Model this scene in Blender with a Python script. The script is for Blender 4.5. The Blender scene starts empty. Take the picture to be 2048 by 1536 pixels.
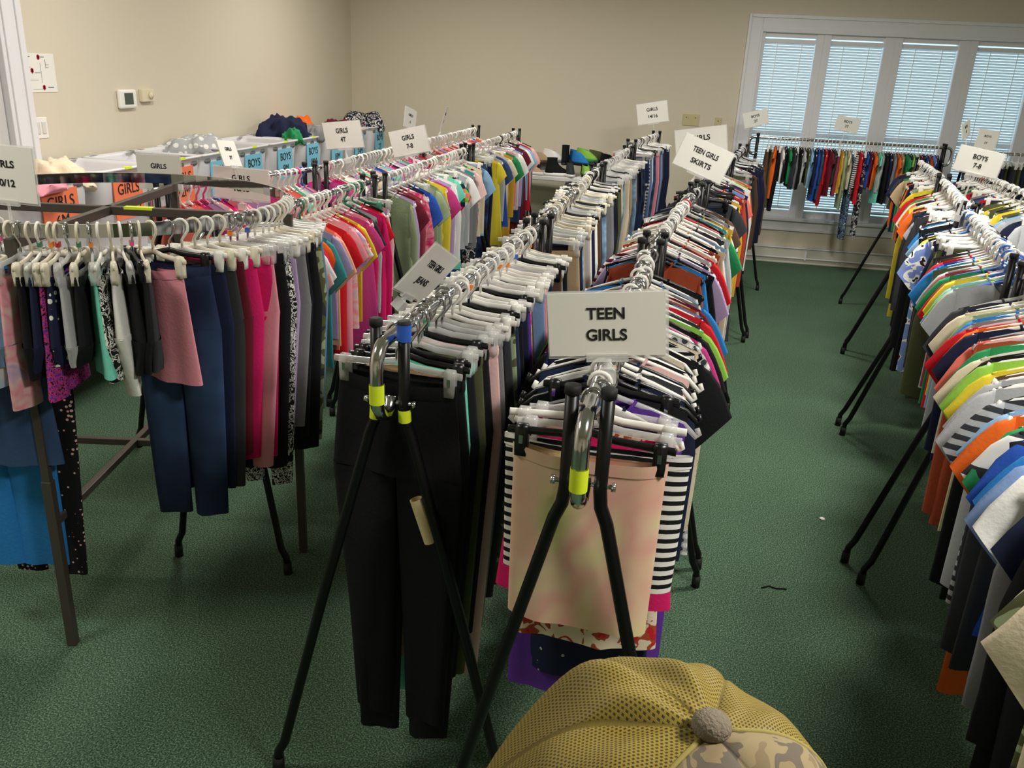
import bpy, math, random
from mathutils import Vector, Matrix
from math import sin, cos, pi, radians, sqrt
C = bpy.context.scene
COL = C.collection
# ------------------------------------------------------------------ camera, world, light
cd = bpy.data.cameras.new('camera'); cam = bpy.data.objects.new('camera', cd); COL.objects.link(cam)
cd.sensor_width = 36; cd.lens = 1690 / 2048 * 36; cd.clip_start = .02; cd.clip_end = 100
R_, U_, F_ = Vector((.98522, .16472, .04699)), Vector((-.10049, .33368, .93732)), Vector((-.13872, .92818, -.3453))
mw = Matrix((( R_.x, U_.x, -F_.x, 0), (R_.y, U_.y, -F_.y, 0), (R_.z, U_.z, -F_.z, 1.9), (0, 0, 0, 1)))
cam.matrix_world = mw
C.camera = cam
C.view_settings.view_transform = 'Standard'; C.view_settings.look = 'None'
C.view_settings.gamma = 1; C.view_settings.use_curve_mapping = False
C.view_settings.exposure = 0.6
W = bpy.data.worlds.new('world'); C.world = W; W.use_nodes = True
bg = W.node_tree.nodes['Background']; bg.inputs[0].default_value = (.5, .74, .84, 1); bg.inputs[1].default_value = 1.25
# ceiling troffers (rows of lamps the room has), x, y, watts
for i, (lx, ly, w) in enumerate([(-2.4, 1.2, 24), (1.5, .7, 60), (-1.9, 4.4, 36), (1.65, 4.2, 72), (-1.9, 7.6, 34), (1.1, 7.5, 28)]):
    ld = bpy.data.lights.new('ceiling_lamp', 'AREA'); ld.shape = 'RECTANGLE'; ld.size = .56; ld.size_y = .56
    ld.energy = w; ld.color = (1, .96, .89)
    lo = bpy.data.objects.new('ceiling_lamp', ld); COL.objects.link(lo); lo.location = (lx, ly, 3.135)

# ------------------------------------------------------------------ materials
def lin(c):
    return tuple(((v / 255) / 12.92 if v / 255 <= .04045 else ((v / 255 + .055) / 1.055) ** 2.4) for v in c)
MATS = {}
def base_mat(name):
    m = bpy.data.materials.new(name); m.use_nodes = True
    return m, m.node_tree, m.node_tree.nodes['Principled BSDF']
def plain(name, rgb, rough=.5, metal=0, spec=.5, coat=0, bump=0, bscale=60):
    if name in MATS: return MATS[name]
    m, nt, b = base_mat(name)
    b.inputs['Base Color'].default_value = (*lin(rgb), 1); b.inputs['Roughness'].default_value = rough
    b.inputs['Metallic'].default_value = metal; b.inputs['Specular IOR Level'].default_value = spec
    b.inputs['Coat Weight'].default_value = coat
    if bump: add_bump(nt, b, bump, bscale)
    m.diffuse_color = (*lin(rgb), 1)
    MATS[name] = m; return m
def add_bump(nt, b, strength, scale):
    n = nt.nodes.new('ShaderNodeTexNoise'); n.inputs['Scale'].default_value = scale; n.inputs['Detail'].default_value = 3
    tc = nt.nodes.new('ShaderNodeTexCoord'); nt.links.new(tc.outputs['Object'], n.inputs['Vector'])
    bp = nt.nodes.new('ShaderNodeBump'); bp.inputs['Strength'].default_value = strength; bp.inputs['Distance'].default_value = .01
    nt.links.new(n.outputs['Fac'], bp.inputs['Height']); nt.links.new(bp.outputs[0], b.inputs['Normal'])
def ramp(nt, fac, stops, const=False):
    r = nt.nodes.new('ShaderNodeValToRGB'); cr = r.color_ramp
    if const: cr.interpolation = 'CONSTANT'
    while len(cr.elements) < len(stops): cr.elements.new(.5)
    for e, (p, c) in zip(cr.elements, stops): e.position = p; e.color = (*lin(c), 1)
    nt.links.new(fac, r.inputs[0]); return r.outputs[0]
def tex(nt, kind, scale, vec=None, **kw):
    n = nt.nodes.new(kind)
    if 'Scale' in n.inputs: n.inputs['Scale'].default_value = scale
    for k, v in kw.items():
        if k in n.inputs: n.inputs[k].default_value = v
        else: setattr(n, k, v)
    if vec is None:
        tc = nt.nodes.new('ShaderNodeTexCoord'); vec = tc.outputs['Object']
    nt.links.new(vec, n.inputs['Vector']); return n
PAL = dict(black=(22, 22, 25), charcoal=(52, 53, 57), grey=(128, 128, 130), silver=(176, 178, 180), white=(236, 235, 230), cream=(226, 212, 184),
    navy=(28, 34, 62), blue=(38, 78, 165), azure=(44, 128, 200), periwinkle=(120, 140, 205), sky=(140, 180, 215), denim=(52, 76, 112), faded=(110, 138, 168),
    indigo=(32, 44, 74), teal=(58, 148, 150), mint=(120, 214, 190), green=(42, 138, 84), lime=(142, 196, 78), olive=(84, 88, 58), sage=(150, 165, 128),
    yellow=(226, 204, 58), mustard=(206, 160, 50), orange=(232, 104, 34), rust=(168, 74, 46), coral=(240, 120, 105), red=(200, 30, 42), maroon=(104, 26, 42),
    fuchsia=(214, 30, 104), pink=(232, 150, 165), blush=(232, 190, 186), lilac=(184, 160, 200), purple=(94, 52, 150), tan=(186, 160, 124), brown=(92, 68, 52), peach=(240, 178, 140), rose=(158, 66, 78), magenta=(190, 60, 130), chambray=(120,146,190))
def cloth(c):
    return plain('cloth ' + c, PAL[c], .88, spec=.25, bump=.12, bscale=110)
def pat(name, build, rough=.85):
    if name in MATS: return MATS[name]
    m, nt, b = base_mat(name); b.inputs['Roughness'].default_value = rough; b.inputs['Specular IOR Level'].default_value = .25
    nt.links.new(build(nt), b.inputs['Base Color']); MATS[name] = m; return m
def stripes(a, b_, period, axis='Z', duty=.5):
    def f(nt):
        w = tex(nt, 'ShaderNodeTexWave', 1, bands_direction=axis, wave_profile='SAW')
        w.inputs['Scale'].default_value = 2 * pi / period / 20
        return ramp(nt, w.outputs['Fac'], [(0, PAL[a]), (duty, PAL[b_])], True)
    return f
def noisy(cols, scale, const=False, dist=0.):
    def f(nt):
        n = tex(nt, 'ShaderNodeTexNoise', scale, Detail=2., Distortion=dist)
        k = len(cols)
        return ramp(nt, n.outputs['Fac'], [(.3 + .4 * i / max(1, k - 1), PAL.get(c, c)) for i, c in enumerate(cols)], const)
    return f
def dots(bgc, fg, scale, size=.25):
    def f(nt):
        n = tex(nt, 'ShaderNodeTexVoronoi', scale, Randomness=.5)
        return ramp(nt, n.outputs['Distance'], [(0, PAL[fg]), (size, PAL[bgc])], True)
    return f
def plaid(a, b_, c, period=.06):
    def f(nt):
        w1 = tex(nt, 'ShaderNodeTexWave', 2 * pi / period / 20, bands_direction='X'); w2 = tex(nt, 'ShaderNodeTexWave', 2 * pi / period / 20, bands_direction='Z')
        m = nt.nodes.new('ShaderNodeMath'); m.operation = 'ADD'; nt.links.new(w1.outputs['Fac'], m.inputs[0]); nt.links.new(w2.outputs['Fac'], m.inputs[1])
        m2 = nt.nodes.new('ShaderNodeMath'); m2.operation = 'MULTIPLY'; m2.inputs[1].default_value = .5; nt.links.new(m.outputs[0], m2.inputs[0])
        return ramp(nt, m2.outputs[0], [(0, PAL[a]), (.35, PAL[b_]), (.7, PAL[c])], True)
    return f
def vgrad(stops, z0, z1):
    def f(nt):
        tc = nt.nodes.new('ShaderNodeTexCoord'); s = nt.nodes.new('ShaderNodeSeparateXYZ'); nt.links.new(tc.outputs['Object'], s.inputs[0])
        mr = nt.nodes.new('ShaderNodeMapRange'); mr.inputs[1].default_value = z0; mr.inputs[2].default_value = z1; nt.links.new(s.outputs[2], mr.inputs[0])
        n = tex(nt, 'ShaderNodeTexNoise', 6); a = nt.nodes.new('ShaderNodeMath'); a.operation = 'MULTIPLY_ADD'; a.inputs[1].default_value = .5
        nt.links.new(n.outputs['Fac'], a.inputs[0]); nt.links.new(mr.outputs[0], a.inputs[2])
        return ramp(nt, a.outputs[0], [(p, PAL.get(c, c)) for p, c in stops])
    return f
def checks(cols, scale):
    def f(nt):
        tc = nt.nodes.new('ShaderNodeTexCoord'); sn = nt.nodes.new('ShaderNodeVectorMath'); sn.operation = 'SNAP'; sn.inputs[1].default_value = (scale,) * 3
        nt.links.new(tc.outputs['Object'], sn.inputs[0]); n = tex(nt, 'ShaderNodeTexWhiteNoise', 1, sn.outputs[0]); k = len(cols)
        return ramp(nt, n.outputs['Value'], [(i / k, PAL[c]) for i, c in enumerate(cols)], True)
    return f
# pattern name -> (spoken colour, builder)
PATS = {
 'camo': ('camouflage', noisy(['charcoal', 'olive', 'sage', 'olive', 'charcoal'], 11, True, .4)),
 'bwstripe': ('black-and-white striped', stripes('white', 'black', .021, 'Z', .52)),
 'greystripe': ('grey striped', stripes('silver', 'charcoal', .03)),
 'widestripe': ('wide striped', stripes('white', 'charcoal', .2, 'Z', .4)),
 'redstripe': ('red striped', stripes('white', 'maroon', .03)),
 'diag': ('black-and-white zebra', stripes('silver', 'black', .03, 'DIAGONAL')),
 'pinkdye': ('pink tie-dye', noisy(['blush', 'pink', 'fuchsia', 'pink', 'fuchsia', 'white'], 7, False, 1.)),
 'paledye': ('pale tie-dye', noisy(['white', 'blush', 'pink', 'blush', 'lilac', 'white'], 7, False, 1.)),
 'softdye': ('pink-yellow tie-dye', noisy([(222, 226, 150), (234, 206, 168), (232, 176, 158), (232, 200, 170), (224, 226, 150)], 3.6, False, .6)),
 'redheart': ('red patterned', dots('red', 'white', 45)),
 'polka': ('navy polka dot', dots('navy', 'white', 42, .3)),
 'floral': ('dark floral', dots('black', 'blush', 60, .28)),
 'redfloral': ('cream floral', noisy(['cream', 'cream', 'cream', 'rust', 'red', 'brown'], 22, True, 1.)),
 'bandana': ('black-and-white printed', noisy(['black', 'black', 'white', 'black', 'white', 'black'], 40, True, 1.5)),
 'denimwash': ('washed denim', vgrad([(0, 'indigo'), (.5, 'indigo'), (.8, 'denim'), (1.0, 'indigo')], -1.1, .0)),
 'lightdenim': ('light denim', noisy(['denim', 'faded', 'sky', 'faded'], 9)),
 'darkdenim': ('dark denim', noisy(['navy', 'indigo', 'denim', 'indigo'], 7)),
 'sunset': ('coral and white ombre', vgrad([(.2, 'sky'), (.5, 'cream'), (.85, 'coral'), (1.1, 'coral')], -.45, -.1)),
 'plaidred': ('red plaid', plaid('red', 'black', 'white')),
 'plaidgrey': ('grey plaid', plaid('charcoal', 'silver', 'white', .03)),
 'plaidgreen': ('green plaid', plaid('green', 'white', 'navy')),
 'patch': ('multicolour patchwork', checks(['white', 'green', 'red', 'navy', 'lime', 'coral', 'white'], .03)),
 'bluespots': ('blue with yellow spots', dots('blue', 'yellow', 20, .33)),
 'panda': ('sky blue printed', noisy(['periwinkle', 'chambray', 'periwinkle', 'white', 'black', 'maroon'], 14, True, 1.2)),
 'crochet': ('cream crochet', dots('cream', 'tan', 60, .2)),
 'multidye': ('multicolour tie-dye', noisy(['silver', 'mint', 'yellow', 'coral', 'magenta', 'silver'], 8, False, 1.5)),
 'galaxy': ('starry navy', dots('navy', 'silver', 30, .12)),
 'sequin': ('purple sequin', noisy(['purple', 'magenta', 'black', 'lilac'], 110, True)),
 'snake': ('silver snakeskin', dots('silver', 'black', 75, .3)),
 'greyspots': ('grey and white spotted', dots('silver', 'white', 18, .35)),
 'varsity': ('black and yellow', stripes('yellow', 'black', .25, 'Z', .2)),
 'fleece': ('blue fleece', noisy(['chambray', 'sky', 'periwinkle'], 60)),
 'print': ('dark printed', noisy(['black', 'navy', 'charcoal', 'white', 'navy', 'red'], 26, True, 1.)),
 'pyjama': ('blue patterned', noisy(['denim', 'faded', 'black', 'faded', 'navy', 'white'], 24, True, .8)),
 'polostripe': ('white-and-black striped', stripes('white', 'charcoal', .12, 'Z', .75)),
}
def cmat(c):
    if c in PATS: return pat('cloth ' + PATS[c][0], PATS[c][1])
    return cloth(c)
def cname(c):
    if c in PATS: return PATS[c][0]
    return {'faded': 'faded blue', 'sky': 'light blue', 'chambray': 'pale blue'}.get(c, c)
CHROME = plain('chrome', (215, 215, 218), .14, 1)
BLACKM = plain('black gloss paint', (9, 9, 10), .38, spec=.35)
BRONZE = plain('brown grey painted steel', (70, 64, 57), .38, spec=.5)
WHITEP = plain('white plastic', (238, 236, 228), .35)
BLACKP = plain('black plastic', (18, 18, 19), .3)
RUBBER = plain('black rubber', (14, 14, 15), .7)
PAPER = plain('white card', (232, 230, 222), .6)
INK = plain('black ink', (14, 14, 14), .8)
WALLP = plain('beige wall paint', (214, 205, 184), .9, spec=.2, bump=.08, bscale=220)
TRIMP = plain('white trim paint', (226, 226, 228), .45)
LIMET = plain('fluorescent yellow tape', (220, 240, 40), .6)
def clear_mat():
    m, nt, b = base_mat('clear plastic')
    b.inputs['Base Color'].default_value = (.85, .85, .83, 1); b.inputs['Roughness'].default_value = .08; b.inputs['Specular IOR Level'].default_value = .9
    t = nt.nodes.new('ShaderNodeBsdfTransparent'); mx = nt.nodes.new('ShaderNodeMixShader'); mx.inputs[0].default_value = .42
    nt.links.new(t.outputs[0], mx.inputs[1]); nt.links.new(b.outputs[0], mx.inputs[2]); nt.links.new(mx.outputs[0], nt.nodes['Material Output'].inputs[0]); return m
CLEAR = clear_mat()
def glass_mat():
    m, nt, b = base_mat('window glass')
    g = nt.nodes.new('ShaderNodeBsdfGlossy'); g.inputs['Roughness'].default_value = .02
    t = nt.nodes.new('ShaderNodeBsdfTransparent'); mx = nt.nodes.new('ShaderNodeMixShader'); mx.inputs[0].default_value = .06
    nt.links.new(t.outputs[0], mx.inputs[1]); nt.links.new(g.outputs[0], mx.inputs[2]); nt.links.new(mx.outputs[0], nt.nodes['Material Output'].inputs[0]); return m
GLASS = glass_mat()

# ------------------------------------------------------------------ mesh helpers
class MB:
    def __init__(s): s.v = []; s.f = []
    def rings(s, rs, closed=True, c0=False, c1=False):
        o = len(s.v); n = len(rs[0])
        for r in rs: s.v.extend(tuple(p) for p in r)
        for i in range(len(rs) - 1):
            for j in range(n if closed else n - 1):
                a = o + i * n + j; b = o + i * n + (j + 1) % n
                s.f.append((a, b, b + n, a + n))
        if c0: s.f.append(tuple(o + j for j in range(n))[::-1])
        if c1: s.f.append(tuple(o + (len(rs) - 1) * n + j for j in range(n)))
        return s
    def tube(s, path, r, n=8, caps=True, sy=1.0):
        P = [Vector(p) for p in path]; rs = []; prev = None
        for i, p in enumerate(P):
            d = (P[min(i + 1, len(P) - 1)] - P[max(i - 1, 0)]).normalized()
            if prev is None:
                u = d.orthogonal().normalized()
                if abs(d.y) < .9: u = Vector((0, 1, 0)); u = (u - d * u.dot(d)).normalized()
            else: u = (prev - d * prev.dot(d)).normalized()
            prev = u; w = d.cross(u); rr = r[i] if isinstance(r, (list, tuple)) else r
            rs.append([p + u * (cos(2 * pi * k / n) * rr * sy) + w * (sin(2 * pi * k / n) * rr) for k in range(n)])
        return s.rings(rs, True, caps, caps)
    def box(s, x0, x1, y0, y1, z0, z1, M=None):
        o = len(s.v)
        for z in (z0, z1):
            for x, y in ((x0, y0), (x1, y0), (x1, y1), (x0, y1)):
                p = Vector((x, y, z)); s.v.append(tuple(M @ p if M else p))
        s.f += [tuple(o + i for i in q) for q in ((3, 2, 1, 0), (4, 5, 6, 7), (0, 1, 5, 4), (1, 2, 6, 5), (2, 3, 7, 6), (3, 0, 4, 7))]
        return s
    def lathe(s, prof, n=16, c=(0, 0, 0)):
        return s.rings([[(c[0] + r * cos(2 * pi * k / n), c[1] + r * sin(2 * pi * k / n), c[2] + z) for k in range(n)] for r, z in prof], True, True, True)
    def mesh(s, name, mat=None, smooth=True):
        me = bpy.data.meshes.new(name); me.from_pydata(s.v, [], s.f)
        me.materials.append(mat)
        if smooth: me.polygons.foreach_set('use_smooth', [True] * len(me.polygons))
        me.update(); return me
def link(name, me, parent=None, mat=None):
    o = bpy.data.objects.new(name, me); COL.objects.link(o)
    if parent: o.parent = parent
    if mat is not None and me is not None:
        o.material_slots[0].link = 'OBJECT'; o.material_slots[0].material = mat
    return o
def obj(name, mb, mat, parent=None, smooth=True, bevel=0, loc=None):
    o = link(name, mb.mesh(name, mat, smooth), parent)
    if loc: o.location = loc
    if bevel:
        b = o.modifiers.new('bevel', 'BEVEL'); b.width = bevel; b.segments = 2; b.limit_method = 'ANGLE'
    return o
def tag(o, label, cat, group=None):
    o['label'] = label; o['category'] = cat
    if group: o['group'] = group
    return o
def empty(name, label, cat, loc=(0, 0, 0), rz=0, group=None):
    o = bpy.data.objects.new(name, None); COL.objects.link(o); o.location = loc; o.rotation_euler = (0, 0, rz); o.empty_display_size = .05
    return tag(o, label, cat, group)
def struct(name, mb, mat, smooth=False, bevel=0):
    o = obj(name, mb, mat, None, smooth, bevel); o['kind'] = 'structure'; return o
def text_obj(name, s, size, parent, loc, mat=INK, bold=.02, rx=pi / 2, rz=0, align='CENTER', spacing=1.0, sx=1.0):
    cu = bpy.data.curves.new(name, 'FONT'); cu.body = s; cu.size = size; cu.align_x = align; cu.align_y = 'CENTER'; cu.offset = bold * size; cu.extrude = .0004; cu.space_line = spacing
    t = bpy.data.objects.new(name, cu); COL.objects.link(t)
    bpy.context.view_layer.update()
    me = bpy.data.meshes.new_from_object(t.evaluated_get(bpy.context.evaluated_depsgraph_get()))
    bpy.data.objects.remove(t); me.materials.clear(); me.materials.append(mat)
    o = link(name, me, parent); o.location = loc; o.rotation_euler = (rx, 0, rz); o.scale = (sx, 1, 1); return o

# ------------------------------------------------------------------ room
XL, XR, YB, YF, ZC = -3.58, 5.4, 10.06, -2.6, 3.2
def carpet():
    def f(nt):
        n = tex(nt, 'ShaderNodeTexNoise', 190, Detail=6.); n2 = tex(nt, 'ShaderNodeTexNoise', 1.3, Detail=2.)
        a = ramp(nt, n.outputs['Fac'], [(.34, (32, 50, 38)), (.5, (66, 92, 70)), (.66, (118, 146, 118))])
        m = nt.nodes.new('ShaderNodeMix'); m.data_type = 'RGBA'; m.blend_type = 'MULTIPLY'; m.inputs[0].default_value = .25
        r = ramp(nt, n2.outputs['Fac'], [(.35, (190, 190, 190)), (.65, (255, 255, 255))])
        nt.links.new(a, m.inputs[6]); nt.links.new(r, m.inputs[7]); return m.outputs[2]
    m = pat('green carpet', f, .95); add_bump(m.node_tree, m.node_tree.nodes['Principled BSDF'], .12, 260); return m
struct('floor', MB().box(XL - .1, XR + .1, YF - .1, YB + .1, -.1, 0), carpet())
struct('ceiling', MB().box(XL - .1, XR + .1, YF - .1, YB + .1, ZC, ZC + .1), plain('ceiling white', (225, 222, 212), .9))
# left wall with a door opening (y 3.55..4.47, z<2.75)
w = MB().box(XL - .12, XL, YF, 3.5, 0, ZC).box(XL - .12, XL, 3.5, 4.46, 2.55, ZC).box(XL - .12, XL, 4.46, YB + .12, 0, ZC); struct('wall_left', w, WALLP)
struct('wall_right', MB().box(XR, XR + .12, YF, YB + .12, 0, ZC), WALLP)
struct('wall_front', MB().box(XL - .12, XR + .12, YF - .12, YF, 0, ZC), WALLP)
WX = [(1.02, 1.60), (1.70, 2.29), (2.42, 3.03), (3.16, 3.77), (3.90, 4.51)]; WZ0, WZ1 = .56, 2.42
w = MB().box(XL, .98, YB, YB + .16, 0, ZC).box(4.55, XR, YB, YB + .16, 0, ZC).box(.98, 4.55, YB, YB + .16, 0, .5).box(.98, 4.55, YB, YB + .16, 2.46, ZC)
struct('wall_back', w, WALLP)
# window casing, sill, mullions
t = MB().box(.87, 1.0, YB - .022, YB, .42, 2.59).box(4.53, 4.66, YB - .022, YB, .42, 2.59).box(1.0, 4.53, YB - .022, YB, 2.46, 2.59)
t.box(.85, .88, YB - .034, YB, .42, 2.61).box(.8805, 4.68, YB - .034, YB, 2.575, 2.61).box(.985, 1.01, YB - .03, YB + .1, .5, 2.47).box(1.0, 4.53, YB - .03, YB + .1, 2.435, 2.47)
struct('trim_1', t, TRIMP, bevel=.004)
struct('trim_2', MB().box(.82, 4.7, YB - .075, YB + .1, .475, .505).box(.87, 4.66, YB - .022, YB, .36, .475).box(.87, 4.66, YB - .03, YB, .36, .385), TRIMP, bevel=.004)
BLIND = None
m, nt, b = base_mat('white blind slat'); b.inputs['Base Color'].default_value = (.8, .82, .84, 1); b.inputs['Roughness'].default_value = .5
tr = nt.nodes.new('ShaderNodeBsdfTranslucent'); tr.inputs[0].default_value = (.75, .85, .95, 1); mx = nt.nodes.new('ShaderNodeMixShader'); mx.inputs[0].default_value = .12
nt.links.new(b.outputs[0], mx.inputs[1]); nt.links.new(tr.outputs[0], mx.inputs[2]); nt.links.new(mx.outputs[0], nt.nodes['Material Output'].inputs[0]); BLIND = m
pos = ['leftmost', 'second from left', 'third from left', 'fourth from left', 'rightmost']
for i, (x0, x1) in enumerate(WX):
    wn = empty('window_%d' % (i + 1), '', ''); del wn['label'], wn['category']; wn['kind'] = 'structure'; wn.location = (x0, YB, 0)
    wd = x1 - x0
    gx = (WX[i + 1][0] if i < 4 else x1 + .09) - x0 - .05
    f = MB().box(-.05, .025, -.0, .12, .5, 2.45).box(wd - .025, gx, 0, .12, .5, 2.45).box(.0, wd, .06, .12, .5, .58).box(0, wd, .02, .12, WZ1 - .03, 2.45).box(0, wd, .075, .11, 1.38, 1.43)
    obj('window_frame', f, TRIMP, wn, False, .003)
    obj('window_glass', MB().box(.02, wd - .02, .09, .094, .56, WZ1), GLASS, wn, False)
    bl = empty('window_blind', 'white slatted blind drawn down in the %s window pane' % pos[i], 'blind', (x0, YB, 0), group='slatted blinds in the window')
    s = MB(); z = .62
    while z < 2.33:
        a = radians(33); cz, cy = cos(a) * .014, sin(a) * .014
        q = [Vector((.03, .05 - .0125 * sin(a), z + .0125 * cos(a) * 0 + .0125 * sin(pi / 2 - a))), Vector((.03, .05, z + .0015)), Vector((.03, .05 + .0125 * sin(a), z - .0125 * cos(a)))]
        s.rings([[tuple(p) for p in q], [(wd - .03, p.y, p.z) for p in q]], closed=False); z += .0275
    obj('slats', s, BLIND, bl)
    obj('head_rail', MB().box(.02, wd - .02, .03, .07, 2.335, 2.375), TRIMP, bl, False, .003)
    obj('bottom_rail', MB().box(.03, wd - .03, .035, .065, .595, .612), TRIMP, bl, False, .003)
    for k in (.28, .72): obj('cord', MB().box(wd * k - .003, wd * k + .003, .034, .037, .6, 2.34), WHITEP, bl, False)
# baseboard heater on the back wall, baseboards
struct('baseboard_back', MB().box(XL, XR, YB - .012, YB, 0, .1), TRIMP)
struct('baseboard_left', MB().box(XL, XL + .012, 4.6, YB, 0, .1), TRIMP)
h = empty('baseboard_heater', 'long low white metal heater along the floor under the window', 'heater', (.9, YB - .06, 0))
obj('body', MB().box(0, 3.9, -.0, .058, .02, .17).box(0, 3.9, -.02, .058, .0, .02), plain('heater enamel', (205, 202, 190), .4), h, False, .006)
obj('top_rail', MB().box(-.01, 3.91, -.015, .058, .17, .182), TRIMP, h, False, .003)
obj('lower_pipe', MB().tube([(0, -.022, .065), (3.9, -.022, .065)], .008), TRIMP, h)
for x in (.9, 2.1, 3.2): obj('bracket', MB().box(x, x + .02, -.032, 0, .05, .15), TRIMP, h, False)
# door on the left wall with casing
d = MB().box(XL, XL + .02, 4.47, 4.60, 0, 2.68).box(XL, XL + .032, 4.56, 4.605, 0, 2.68).box(XL, XL + .02, 3.4, 4.6, 2.55, 2.68).box(XL, XL + .02, 3.38, 3.5, 0, 2.68).box(XL - .12, XL + .008, 4.445, 4.475, 0, 2.56)
struct('trim_3', d, TRIMP, bevel=.004)
dr = empty('door_1', '', ''); del dr['label'], dr['category']; dr['kind'] = 'structure'; dr.location = (XL - .05, 3.5, 0)
obj('door_panel', MB().box(-.02, .02, 0, .94, .01, 2.54).box(.02, .028, .12, .82, 1.35, 2.4).box(.02, .028, .12, .82, .25, 1.15), plain('door white', (200, 198, 196), .5), dr, False, .004)
hd = obj('door_handle', MB().lathe([(.001, 0), (.028, .0), (.03, .02), (.012, .03), (.012, .045), (.03, .05), (.03, .07), (.001, .075)], 16), CHROME, dr); hd.location = (.02, .08, 1.05); hd.rotation_euler = (0, pi / 2, 0)
# things on the walls
p = empty('evacuation_map', 'white paper floor plan with red marks taped beside the white door frame', 'poster', (XL, 4.725, 1.77))
obj('sheet', MB().box(.001, .003, -.135, .135, -.107, .107), PAPER, p, False)
ink = MB()
for (y, z, w_, h_) in [(.02, .087, .06, .004), (-.085, .087, .03, .003), (-.12, .02, .002, .11), (.055, .05, .003, .05), (.01, .0, .002, .11), (-.02, .0, .05, .003), (.08, -.08, .05, .005), (-.06, -.04, .08, .0015), (.07, .045, .03, .002), (.07, .03, .02, .002), (-.09, .03, .03, .002), (-.03, -.09, .09, .0015)]:
    ink.box(.003, .0036, y - w_ / 2, y + w_ / 2, z - h_ / 2, z + h_ / 2)
obj('plan_lines', ink, plain('grey ink', (70, 70, 72), .8), p, False)
for (y, z) in [(.0, .086), (-.065, .012), (.02, -.08)]:
    obj('red_mark', MB().box(.003, .0042, y - .012, y + .012, z - .01, z + .01).box(.003, .0042, y - .005, y + .005, z - .016, z + .014), plain('red ink', (185, 30, 55), .7), p, False)
p = empty('light_switch', 'white double rocker light switch plate low beside the door frame', 'light switch', (XL, 4.665, 1.465))
obj('plate', MB().box(0, .006, -.06, .06, -.06, .06), WHITEP, p, False, .003)
for k in (-.025, .025): obj('rocker', MB().box(.005, .011, k - .016, k + .016, -.034, .034), plain('switch grey white', (214, 212, 206), .4), p, False, .002)
p = empty('thermostat', 'white thermostat with grey display screen on the left wall', 'thermostat', (XL, 5.54, 1.61))
obj('housing', MB().box(0, .03, -.1, .1, -.062, .062), WHITEP, p, False, .014)
obj('screen', MB().box(.029, .032, -.05, .05, -.035, .04), plain('lcd grey', (72, 84, 78), .3), p, False, .002)
p = empty('temperature_sensor', 'small cream sensor box with round knob right of the thermostat', 'sensor', (XL, 5.78, 1.63))
obj('housing', MB().box(0, .03, -.075, .075, -.042, .042), plain('cream plastic', (222, 212, 184), .45), p, False, .004)
kn = obj('knob', MB().lathe([(.001, 0), (.024, 0), (.022, .014), (.001, .018)], 18), plain('cream plastic', (222, 212, 184), .45), p); kn.location = (.03, .02, 0); kn.rotation_euler = (0, pi / 2, 0)
for x, z, w_, nm, lb in [(.36, 1.50, .09, 'wall_plate', 'wide yellowed wall plate with screws left of the window'), (.66, 1.48, .035, 'wall_outlet', 'narrow yellowed wall outlet left of the window')]:
    p = empty(nm, lb, 'wall plate', (x, YB, z)); obj('plate', MB().box(-w_, w_, -.008, 0, -.062, .062), plain('aged ivory plastic', (196, 184, 138), .5), p, False, .003)
    for k in ((-.05, .05) if w_ > .05 else (0,)): obj('screw', MB().box(k - .005, k + .005, -.011, -.008, .02, .03), BRONZE, p, False)
# ceiling troffers
for i, (lx, ly) in enumerate([(-2.4, 1.2), (1.5, .7), (-1.9, 4.4), (1.65, 4.2), (-1.9, 7.6), (1.1, 7.5)]):
    f = tag(obj('ceiling_light', MB().box(-.32, .32, -.32, -.29, -.06, 0).box(-.32, .32, .29, .32, -.06, 0).box(-.32, -.29, -.3, .3, -.06, 0).box(.29, .32, -.3, .3, -.06, 0), TRIMP, None, False, loc=(lx, ly, ZC)),
        'white ceiling lamp frame above the ' + ['left front corner of the room', 'nearest boys rack', 'girls racks by the wall', 'third boys rack', 'far end of the bin table', 'aisle before the window'][i], 'ceiling light', 'ceiling lamps above the racks')

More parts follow.
